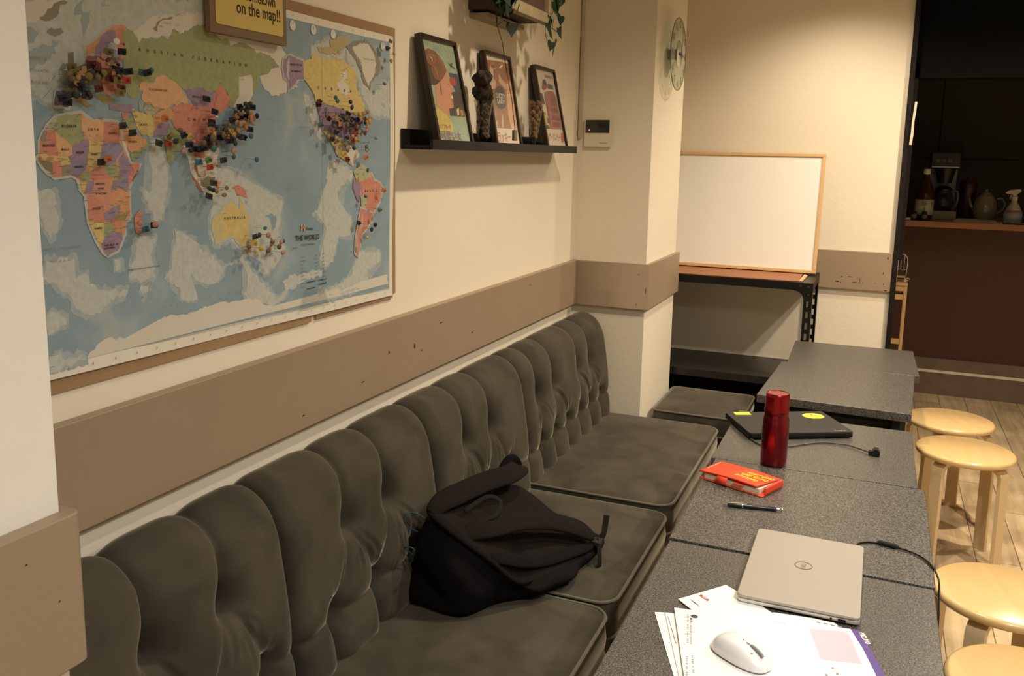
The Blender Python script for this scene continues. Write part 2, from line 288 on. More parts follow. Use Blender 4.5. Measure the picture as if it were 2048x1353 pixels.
# ------------------------------------------------------------------ printed shapes of the map and posters (wall coordinates, 0.1 mm)
MAP_POLYS=[('sh',2,0,[(9515,17391),(13525,18040),(13565,17502),(12342,17084),(11767,17016),(11450,17141),(10740,17128),(10035,16364),(9954,15869),(9661,16037)]),
('bl2',2,0,[(10392,17435),(10521,17554),(11128,17652),(11150,17489),(11036,17255),(10724,17137),(10664,16953),(10432,16937),(10459,17114)]),
('bl2',2,0,[(9576,16972),(9827,17029),(9744,16841),(9589,16787)]),
('bl2',2,0,[(9594,16682),(10177,16918),(10140,16816),(9888,16523),(9573,16409)]),
('sh',2,0,[(9573,13238),(9667,13519),(10181,13499),(10177,13163),(10403,13221),(10431,13046),(10777,12878),(11239,12833),(11164,12734),(10855,12743),(10670,12559),(10296,12566),(10127,12730),(10041,12912),(9858,13054)]),
('sh',2,0,[(9587,14580),(9860,14608),(9899,14257),(9924,14014),(9782,13839),(9613,14109)]),
('sh',2,0,[(9623,12675),(9755,12687),(9938,12557),(9969,12450),(9617,12346)]),
('sh',2,0,[(9610,11997),(9822,12037),(9833,11917),(10250,11916),(10304,11800),(9609,11729)]),
('sh',2,0,[(11479,13730),(11928,13694),(11788,13391),(11885,12970),(11594,12951),(11295,13007),(11333,13238),(11460,13424)]),
('sh',2,0,[(11520,12886),(11732,12859),(11576,12657)]),
('sh',2,0,[(10985,13400),(11095,13388),(11105,13209),(10994,13204)]),
('sh',2,0,[(12385,13810),(12796,13625),(13442,13127),(13732,12993),(13664,12835),(13190,12688),(12942,12781),(12759,12942),(12668,12756),(12844,12474),(12950,12398),(12545,12458),(12429,12748),(12107,12943),(12293,13093),(12364,13430)]),
('sh',2,0,[(12160,15456),(12262,15035),(12287,14718),(12096,14003),(11908,14015),(11901,14256),(11689,14452),(11673,14529),(11813,14494),(12024,14566),(12033,14722),(11845,15035),(11971,15421)]),
('sh',2,0,[(11691,14493),(11855,14508),(11953,14317),(11937,14044),(11785,14261)]),
('cr',2,0,[(12673,15356),(12990,15329),(13660,15306),(13572,15034),(13630,14692),(13883,14687),(14008,14598),(14477,14317),(13863,14252),(13485,14268),(13225,14414),(12951,14606),(12871,14838),(12836,15034)]),
('sh',2,0,[(13365,14093),(13631,14221),(13911,14474),(13519,14883),(13959,14879),(14760,14491),(15571,14224),(15484,13761),(15327,13326),(15644,13209),(15418,12914),(14956,12674),(14823,12734),(15008,13133),(14662,13684),(14584,13389),(14446,13187),(14196,13295),(13896,13509),(13476,13422),(13341,13614)]),
('bl',2,0,[(14363,14251),(14621,14283),(14680,14132),(14451,14079)]),
('bl',2,0,[(15004,13921),(15348,13902),(15341,13725),(15194,13514),(15062,13656)]),
('sh',2,0,[(13012,13244),(13287,13096),(13688,12929),(13499,12703),(13153,12707),(12989,12788)]),
('sh',2,0,[(13719,12946),(14185,13042),(14431,12844),(14683,12597),(14543,12397),(14218,12355),(14404,12199),(15135,11933),(15681,12150),(15509,12449),(15880,12541),(16655,12569),(16980,12556),(16977,12410),(16254,12331),(15795,12227),(15319,12133),(14947,12431),(14750,12589),(14558,12765),(14252,13141)]),
('sh',2,0,[(17452,14849),(18149,14843),(17965,14549),(17655,14361),(17646,13921),(18220,13741),(18166,13239),(17589,13283),(17404,12706),(17065,12620),(16903,12759),(16995,13137),(17209,13410),(17008,13665),(16691,13897),(16894,13982),(17025,14333),(17357,14370)]),
('sh',2,0,[(18291,12485),(18672,12835),(19561,12725),(19611,12449),(18955,12306),(18951,11960),(18374,11878),(17471,11824),(16635,11823),(16843,12036),(17696,12096),(18195,12264)]),
('sh',2,0,[(17322,14981),(17614,15091),(18009,14923),(18314,14751),(18260,14600),(17219,14620)]),
('cr',2,0,[(14123,16550),(14260,16715),(14690,16796),(14885,16866),(14739,16660),(14672,16374),(14473,16152),(14254,16001),(14076,16095),(14215,16309),(14274,16450)]),
('cr',2,0,[(12668,17637),(13303,17794),(13485,17693),(14014,17521),(14799,17450),(15655,17428),(15923,17201),(15903,16607),(15323,16400),(15040,16524),(14881,16760),(15285,16956),(15550,17000),(15351,17160),(14788,17188),(14003,17270),(13284,17426),(12610,17384)]),
('cr',2,0,[(11581,17131),(12098,17554),(12582,17640),(12836,17523),(12965,17431),(12603,17260),(12263,17217),(11768,17037)]),
('cr',2,0,[(15242,16905),(15637,17015),(15826,16639),(16201,16668),(15457,16416),(15225,16449)]),
('sh',2,0,[(16410,16531),(16802,16377),(16880,15910),(17150,15680),(17007,15517),(16657,15953),(16446,16278)]),
('sh',2,0,[(18060,17707),(18363,17742),(18876,16986),(19200,16783),(19423,16799),(20001,17137),(19996,16183),(19249,16207),(18870,16532),(18559,17072),(18155,17392)]),
('sh',2,0,[(16701,17550),(17388,17812),(18060,17707),(18055,17409),(16694,17294)]),
('cr',2,0,[(18020,15539),(18638,15237),(18317,14922),(18012,15092),(18118,15317)]),
('cr',3,0,[(9572,11737),(9842,11778),(10242,11795),(10505,12005),(10681,12078),(11301,11998),(11538,12028),(11786,12135),(12041,12245),(12424,12182),(12829,12196),(13112,12273),(14106,12228),(14667,12182),(14929,11987),(15857,11845),(16635,11847),(17472,11874),(18282,11968),(18853,11919),(19949,12081),(20010,11656),(16105,11671),(12029,11679),(9629,11707)]),
('cr',3,0,[(9575,17401),(10369,17529),(10182,17391),(9913,17243),(9566,17017)]),
('bg',3,0,[(9958,17273),(9991,17337),(10064,17361),(10113,17440),(10309,17519),(10367,17505),(10212,17407),(10190,17295),(10082,17207),(9851,17163),(9840,17196)]),
('bg',2,0,[(9968,17024),(10043,17076),(10070,17050),(10218,17088),(10258,17026),(10106,16946),(10020,16959),(9951,16986)]),
('O',2,1,[(10658,16864),(10789,16943),(10889,16993),(11045,17141),(11269,17274),(11458,17300),(11558,17235),(11433,16915),(11278,16897),(11261,17156),(11108,17111),(10882,16903),(10840,16745),(10648,16725)]),
('P',2,0,[(10884,16929),(11094,17148),(11281,17198),(11289,17056),(11131,16958),(11006,16802),(10824,16756)]),
('R',2,0,[(11281,17198),(11456,17274),(11437,16968),(11295,16899),(11270,17027)]),
('Bn',2,0,[(10663,16714),(11102,16761),(11178,16651),(11287,16504),(11233,16195),(10932,16200),(10844,16335),(10606,16569)]),
('R',2,0,[(10964,16423),(11249,16448),(11268,16211),(11109,16120),(10913,16159)]),
('Pd',2,1,[(10053,16130),(10314,16130),(10340,16069),(10251,15888),(10000,15899)]),
('Pd',2,0,[(10265,16288),(10588,16314),(10658,16192),(10327,16106)]),
('Yd',2,0,[(10324,16492),(10608,16594),(10918,16471),(10743,16263),(10342,16319)]),
('Gd',2,0,[(10311,16726),(10418,16750),(10365,16645),(10413,16463),(10227,16384),(10323,16479)]),
('bg',2,0,[(10129,16461),(10210,16567),(10298,16539),(10186,16442)]),
('Yd',2,0,[(10339,16056),(10541,16082),(10613,15998),(10720,15940),(10623,15908),(10409,15972)]),
('Yd',2,0,[(10808,16048),(10896,16145),(11190,16059),(11018,15996)]),
('P',2,0,[(11047,15993),(11522,16001),(11570,15945),(11514,15863),(11260,15870),(11065,15898)]),
('G',3,0,[(11453,17221),(11541,17246),(11644,17220),(11728,17137),(11707,17080),(11602,17108),(11533,17126),(11563,17036),(11542,16981),(11611,16976),(11705,17053),(11816,17107),(11855,17153),(11925,17107),(11999,17157),(11829,17059),(11893,17141),(11972,17136),(12096,17174),(12240,17184),(12264,17232),(12387,17202),(12470,17175),(12463,17242),(12546,17383),(12600,17390),(12607,17322),(12622,17201),(12596,17136),(12539,17075),(12594,17089),(12654,17205),(12652,17359),(12715,17321),(12870,17341),(12829,17398),(12965,17431),(13058,17499),(13291,17562),(13458,17609),(13472,17426),(13641,17456),(13759,17373),(13958,17389),(14018,17322),(14028,17273),(14157,17313),(14288,17363),(14524,17331),(14628,17275),(14764,17273),(14816,17209),(15068,17237),(15238,17220),(15408,17130),(15551,17018),(15461,16982),(15346,17016),(15287,16992),(15254,16900),(15051,16810),(14909,16780),(14850,16687),(14845,16563),(14728,16413),(14676,16480),(14684,16673),(14799,16788),(14885,16866),(14747,16853),(14634,16773),(14445,16739),(14260,16715),(14123,16550),(14225,16515),(14259,16415),(14187,16256),(14104,16148),(13998,16074),(13949,16105),(14006,16244),(13862,16420),(13716,16485),(13638,16396),(13466,16342),(13370,16335),(13232,16407),(13045,16393),(12815,16328),(12685,16382),(12559,16466),(12350,16556),(12160,16525),(12050,16409),(11769,16416),(11700,16391),(11695,16323),(11763,16246),(11647,16129),(11539,16108),(11458,16211),(11268,16211),(11248,16434),(11408,16515),(11433,16915),(11428,17099)]),
('bg',2,0,[(12085,17329),(12195,17463),(12344,17545),(12568,17592),(12534,17549),(12363,17517),(12234,17439),(12184,17282)]),
('Ol',2,0,[(11769,16409),(12050,16402),(12118,16521),(12350,16556),(12559,16466),(12685,16382),(12811,16248),(12847,16091),(12692,16114),(12579,16044),(12471,16069),(12359,15985),(12125,15926),(11967,16039),(11807,16060),(11755,16177),(11818,16241),(11720,16264)]),
('R',2,0,[(12359,15977),(12536,16050),(12848,16100),(12983,16076),(13190,16055),(13382,16098),(13532,16207),(13589,16393),(13716,16477),(13815,16476),(13884,16347),(14007,16253),(13949,16114),(13845,16041),(13667,15964),(13589,15894),(13442,15870),(13559,15775),(13530,15674),(13595,15508),(13491,15388),(13271,15334),(12991,15362),(12954,15524),(12955,15557),(12729,15566),(12555,15609),(12472,15685),(12436,15825),(12487,15953)]),
('P',2,0,[(12793,16326),(13092,16412),(13323,16348),(13538,16347),(13532,16214),(13381,16090),(13167,16053),(12983,16083),(12854,16219)]),
('G',2,0,[(12365,15712),(12470,15653),(12554,15593),(12728,15550),(12955,15557),(12928,15475),(12766,15406),(12649,15324),(12486,15162),(12413,15034),(12353,14923),(12298,15098),(12277,15287),(12283,15397),(12225,15489),(12313,15538)]),
('P',2,0,[(12112,15703),(12345,15727),(12338,15602),(12226,15505),(11974,15467),(11979,15559)]),
('O',2,0,[(11997,15851),(12146,15935),(12381,15994),(12465,15952),(12480,15827),(12282,15740),(12112,15703),(11980,15575)]),
('Gl',2,0,[(11824,16009),(12106,15964),(12124,15919),(11955,15834),(11777,15901)]),
('Y',2,0,[(11544,15943),(11646,15909),(11976,15845),(11982,15498),(11751,15472),(11628,15609),(11560,15786)]),
('G',2,0,[(11301,15715),(11458,15801),(11534,15785),(11606,15688),(11596,15528),(11446,15603)]),
('O',2,0,[(11269,15616),(11446,15603),(11646,15489),(11816,15433),(11768,15310),(11658,15248),(11471,15185),(11374,15284),(11307,15421),(11261,15498)]),
('G',2,0,[(11444,15165),(11658,15248),(11783,15330),(11829,15433),(11878,15353),(11790,15229),(11463,15055)]),
('R',2,0,[(11309,15853),(11462,15860),(11431,15780),(11327,15736)]),
('bl2',2,0,[(11681,16051),(11814,16059),(11782,15976),(11817,15898),(11698,15892),(11730,15994)]),
('R',2,0,[(12966,15313),(13173,15266),(13261,15134),(13165,15100),(12979,15133)]),
('Bn',2,0,[(12997,15034),(13056,14819),(13147,14751),(13052,14753),(12967,14903)]),
('Bn',2,0,[(12893,14805),(13025,14670),(13179,14466),(13108,14468),(12975,14605)]),
('Gd',2,0,[(13120,14702),(13315,14766),(13509,14746),(13477,14610),(13280,14547),(13115,14602)]),
('R',2,0,[(13554,14659),(13705,14674),(13625,14589),(13594,14470),(13547,14523)]),
('R',2,0,[(13979,14528),(14191,14567),(14374,14464),(14449,14300),(14288,14342),(14155,14364),(14082,14490)]),
('Y',2,1,[(13428,13910),(13503,13985),(13652,14038),(13747,14175),(13868,14210),(13931,14269),(14051,14223),(14109,14138),(14215,14080),(14239,14277),(14296,14150),(14385,14019),(14476,13909),(14535,13778),(14561,13626),(14490,13482),(14356,13344),(14198,13358),(14109,13450),(14021,13562),(13868,13553),(13715,13503),(13479,13482),(13458,13646),(13406,13770)]),
('Yd',2,0,[(14321,13262),(14481,13248),(14412,13147)]),
('Bn',2,0,[(15157,13451),(15275,13353),(15184,13249),(15114,13211),(15153,13341)]),
('Bn',2,0,[(15114,13211),(15040,13086),(14954,13050),(15009,13155)]),
('O',2,1,[(9995,15715),(10473,15811),(10716,15672),(10931,15700),(11199,15692),(11261,15498),(11294,15223),(11434,15005),(11643,15015),(11357,14604),(11336,14282),(11365,14119),(11215,13986),(11217,13824),(11060,13553),(10832,13485),(10762,13541),(10632,13750),(10501,14071),(10501,14244),(10472,14495),(10387,14593),(10374,14725),(10333,14782),(10225,14840),(9906,14799),(9757,14919),(9625,15080),(9693,15170),(9696,15348),(9848,15584)]),
('G',1,0,[(9995,15715),(10204,15779),(10472,15792),(10477,15551),(10512,15402),(10278,15277),(9968,15498),(9955,15606)]),
('Gl',1,0,[(9941,15695),(10050,15736),(9950,15534),(9822,15512)]),
('bg',1,0,[(9758,15492),(9864,15513),(9800,15350),(9696,15348)]),
('R',1,0,[(9696,15348),(9800,15350),(9842,15503),(9980,15508),(10027,15428),(10006,15136),(9690,15134)]),
('Ol',1,0,[(9980,15508),(10278,15277),(10268,15138),(10154,15082),(9978,15045),(9895,15081),(9857,15135),(10006,15136)]),
('Y',1,0,[(9671,15152),(9776,15171),(9895,15081),(9707,15081)]),
('Gd',1,0,[(9645,15080),(9891,15027),(9879,14863),(9757,14919)]),
('R',1,0,[(9893,15045),(10064,15045),(10047,14806),(9874,14799)]),
('Y',1,0,[(10026,15118),(10201,15119),(10189,14952),(10059,14971)]),
('bg',1,0,[(10059,14971),(10213,14989),(10225,14840),(10047,14806)]),
('Ol',1,0,[(10490,15738),(10582,15742),(10716,15672),(10814,15733),(10930,15691),(10880,15296),(10741,15351),(10605,15405),(10477,15551)]),
('R',1,0,[(10930,15691),(11199,15692),(11244,15615),(11216,15370),(10884,15353)]),
('P',1,0,[(10278,15277),(10512,15402),(10592,15385),(10593,15234),(10535,15064),(10198,15082),(10179,15119),(10270,15156)]),
('Pd2',1,0,[(10220,15082),(10558,15064),(10501,14912),(10333,14782),(10225,14840)]),
('Y',1,0,[(10604,15395),(10844,15295),(10822,15141),(10762,14968),(10593,14893),(10557,15045)]),
('P2',1,0,[(10884,15353),(11215,15360),(11294,15223),(11135,15084),(11053,14967),(10811,14987),(10794,15083),(10851,15218)]),
('G',1,0,[(10833,14948),(11106,15025),(11165,14788),(10991,14781)]),
('P',1,0,[(11186,15104),(11293,15203),(11434,15005),(11505,14904),(11341,14765),(11165,14788)]),
('R',1,0,[(11433,14995),(11643,15015),(11610,14903),(11413,14684),(11357,14604),(11366,14745),(11531,14904)]),
('R',1,0,[(10580,14874),(10787,14978),(10991,14781),(10794,14736),(10585,14778)]),
('G',1,0,[(10403,14819),(10549,14931),(10581,14721),(10397,14725)]),
('Y',1,0,[(10395,14706),(10510,14703),(10525,14589),(10407,14554)]),
('P',1,0,[(10511,14722),(10652,14739),(10591,14529),(10451,14515)]),
('Rl',1,0,[(10652,14739),(11014,14751),(11053,14593),(10988,14358),(10981,14259),(10790,14308),(10772,14406),(10494,14475),(10614,14528)]),
('P2',1,0,[(11165,14778),(11367,14765),(11326,14525),(11179,14609),(11076,14572)]),
('bg',1,0,[(11037,14731),(11163,14749),(11076,14572),(11003,14594)]),
('O',1,0,[(11002,14575),(11153,14600),(11323,14485),(11336,14282),(11158,14291),(11015,14396)]),
('R',1,0,[(10494,14475),(10772,14406),(10798,14249),(10821,14051),(10502,14081),(10501,14244)]),
('P',1,0,[(10807,14209),(10957,14261),(11161,14331),(11152,14191),(11020,14098),(10845,14049)]),
('O',1,0,[(11158,14291),(11336,14282),(11365,14119),(11216,14006),(11217,13824),(11152,13808),(11140,14011)]),
('R',1,0,[(10942,14043),(11147,14111),(11163,13969),(11032,13898)]),
('Yd',1,0,[(11023,14138),(11355,14180),(11245,14065),(11043,14057)]),
('Y',1,0,[(10501,14071),(10796,14043),(10775,13738),(10724,13693),(10644,13749)]),
('G',1,0,[(10795,14033),(10967,14042),(11007,13900),(10828,13794),(10765,13759)]),
('P',1,0,[(10724,13693),(10791,13796),(10981,13881),(11154,13829),(11172,13726),(11060,13553),(10832,13485),(10762,13541)]),
('R',1,0,[(11595,14229),(11630,14145),(11567,13777),(11464,13826),(11454,14093)]),
('cr',1,0,[(11256,15420),(11330,15382),(11395,15204),(11436,15045),(11365,15145),(11298,15283)]),
('P',2,1,[(15683,17165),(15909,17287),(16388,17225),(16419,16837),(16206,16819),(16033,16680),(15823,16540),(15951,16698),(15710,16802),(15797,16981),(15657,17017)]),
('Y',3,0,[(16410,17227),(16694,17294),(16786,17419),(17238,17377),(17664,17422),(18055,17409),(18356,17275),(18533,17069),(18504,16844),(18711,16635),(18868,16418),(18866,16218),(18441,16169),(17835,16276),(17353,16330),(16892,16356),(16762,16556),(16547,16745),(16420,16862)]),
('cr',2,0,[(17700,16863),(17947,16965),(18195,16821),(18191,16600),(18039,16562),(17793,16654)]),
('cr',2,0,[(17852,17119),(18101,17169),(18147,16981),(17898,16961)]),
('Yd2',3,0,[(17434,17792),(17868,17938),(18315,17927),(18061,17734),(17812,17571),(17478,17639)]),
('Yd2',3,0,[(16924,17575),(17478,17639),(17860,17523),(17380,17471),(17012,17482)]),
('bg',3,0,[(18111,17740),(18468,17905),(18995,17969),(19321,17824),(19599,17509),(19540,17243),(19202,17013),(19145,16779),(18822,16982),(18667,17304),(18361,17577)]),
('cr',2,0,[(18363,17742),(18675,17861),(19048,17905),(19265,17732),(19429,17464),(19315,17194),(19036,16885),(18877,17127),(18721,17393),(18464,17616)]),
('P',2,0,[(16893,16382),(17353,16317),(17835,16276),(18441,16169),(18649,16008),(18539,15749),(18328,15574),(18021,15594),(17434,15689),(17059,15758),(16953,16097)]),
('Yd2',2,0,[(17059,15758),(17434,15689),(17821,15590),(18018,15427),(17815,15285),(18115,15176),(18317,14922),(18012,15064),(17665,15174),(17476,15418)]),
('R',2,1,[(18698,14686),(19179,14731),(19275,14573),(19575,14488),(19702,14353),(19572,14038),(19318,13838),(19217,13711),(18877,13860),(18691,14177),(18554,14461)]),
('Gl',2,0,[(18329,14817),(18702,14990),(19082,14835),(19178,14679),(18696,14559),(18418,14640)]),
('Y',2,0,[(18419,14690),(18604,14688),(18649,14547),(18463,14564)]),
('P',2,0,[(18326,14617),(18602,14536),(18646,14382),(18595,14053),(18456,14134),(18299,14392)]),
('Gl',2,0,[(18644,14204),(18929,14168),(18950,13934),(18687,13895)]),
('R',2,1,[(18640,13897),(19218,13738),(19166,13556),(18871,13366),(18678,13250),(18579,12948),(18481,12698),(18343,12814),(18395,13195),(18542,13621)]),
('P',2,0,[(18878,13911),(19071,13824),(18972,13725)])]
MAP_TEXT=[('THE WORLD', (15972, 13306), (16863, 13273), 105, 2), ('Hema', (16359, 13515), (16633, 13500), 51, 1), ('RUSSIAN', (11745, 16914), (12759, 16925), 38, 1), ('FEDERATION', (13000, 16915), (14493, 16916), 41, 1), ('SOUTH PACIFIC OCEAN', (14639, 15880), (16633, 15905), 34, 0), ('NORTH', (9619, 16561), (9905, 16567), 40, 0), ('ATLANTIC', (9584, 16375), (9949, 16390), 40, 0), ('OCEAN', (9613, 16205), (9893, 16209), 40, 0), ('SOUTH ATLANTIC', (9587, 13672), (10292, 13665), 35, 0), ('OCEAN', (9739, 13479), (10081, 13468), 35, 0), ('INDIAN', (12106, 14175), (12699, 14178), 36, 0), ('OCEAN', (12701, 15058), (12930, 15075), 28, 0), ('SOUTHERN', (12051, 12407), (13176, 12406), 29, 0), ('OCEAN', (12914, 12427), (14124, 12389), 31, 0), ('AUSTRALIA', (13720, 13908), (14348, 13895), 39, 1), ('CHINA', (12831, 15787), (13415, 15803), 36, 1), ('KAZAKHSTAN', (11936, 16272), (12344, 16279), 26, 1), ('MONGOLIA', (12968, 16219), (13316, 16217), 27, 1), ('CANADA', (16923, 16666), (18295, 16684), 44, 1), ('UNITED STATES', (17091, 16117), (18082, 16129), 39, 1), ('ALGERIA', (10091, 15571), (10378, 15581), 31, 1), ('SAHARA', (10093, 15447), (10771, 15450), 27, 0), ('LIBYA', (10591, 15540), (10802, 15546), 28, 1), ('EGYPT', (11002, 15491), (11161, 15492), 25, 1), ('MAURITANIA', (9738, 15269), (9956, 15276), 25, 1), ('MALI', (10065, 15213), (10196, 15215), 27, 1), ('NIGER', (10337, 15166), (10489, 15171), 27, 1), ('CHAD', (10617, 15144), (10751, 15145), 29, 1), ('NIGERIA', (10288, 14942), (10458, 14947), 24, 1), ('SAUDI', (11412, 15479), (11554, 15477), 25, 1), ('ARABIA', (11400, 15364), (11599, 15363), 25, 1), ('IRAN', (11670, 15650), (11843, 15661), 26, 1), ('ETHIOPIA', (11208, 14871), (11374, 14873), 25, 0), ('SOUTH', (10926, 14899), (11086, 14904), 25, 0), ('SUDAN', (10934, 14835), (11074, 14837), 24, 0), ('CENTRAL AFRICAN', (10611, 14816), (10872, 14820), 21, 0), ('DEMOCRATIC', (10671, 14665), (10862, 14665), 23, 1), ('REPUBLIC', (10713, 14587), (10844, 14587), 23, 1), ('OF THE CONGO', (10660, 14507), (10887, 14505), 23, 1), ('ANGOLA', (10568, 14260), (10743, 14259), 26, 1), ('ZAMBIA', (10878, 14176), (11038, 14177), 25, 0), ('NAMIBIA', (10597, 13939), (10753, 13937), 24, 1), ('REPUBLIC OF', (10781, 13639), (11066, 13644), 23, 1), ('SOUTH AFRICA', (10765, 13591), (10992, 13596), 23, 1), ('SOMALIA', (11466, 14703), (11603, 14883), 25, 1), ('KENYA', (11204, 14694), (11324, 14696), 24, 0), ('BRAZIL', (18835, 14287), (19422, 14282), 40, 1), ('GREENLAND', (18855, 17505), (19307, 17523), 36, 0), ('UNITED STATES', (15902, 17084), (16342, 17107), 30, 1), ('OF AMERICA', (15939, 16945), (16303, 16965), 29, 1), ('KIRIBATI', (15597, 14450), (16203, 14446), 32, 0), ('FIJI', (15214, 14041), (15353, 14039), 28, 0), ('World Time Zones', (16183, 13177), (16699, 13167), 27, 1), ('Facts', (15873, 13131), (16019, 13129), 26, 1), ('French Southern and Antarctic Lands', (11261, 13177), (11983, 13175), 19, 1)]
MAP_CLOCKS=[(16033, 17926), (16800, 17937), (17579, 17941), (19716, 17921), (13658, 17994)]
REGN=['over Scandinavia', 'over Britain and Ireland', 'over central Europe', 'over eastern Europe', 'over Spain and France', 'over Italy and the Mediterranean', 'over Turkey and the Middle East', 'over Africa', 'over Madagascar', 'over Central Asia', 'over India', 'over Japan', 'over Korea and northern China', 'over southern China', 'over Taiwan', 'over Indochina', 'over the Philippines', 'over Indonesia', 'over Australia', 'over New Zealand', 'over Canada', 'over the western United States', 'over the eastern United States', 'over the American east coast', 'over Mexico', 'over the Caribbean', 'over Brazil', 'over Argentina and Chile', 'over Russia', 'over Greenland and the north-east map corner']
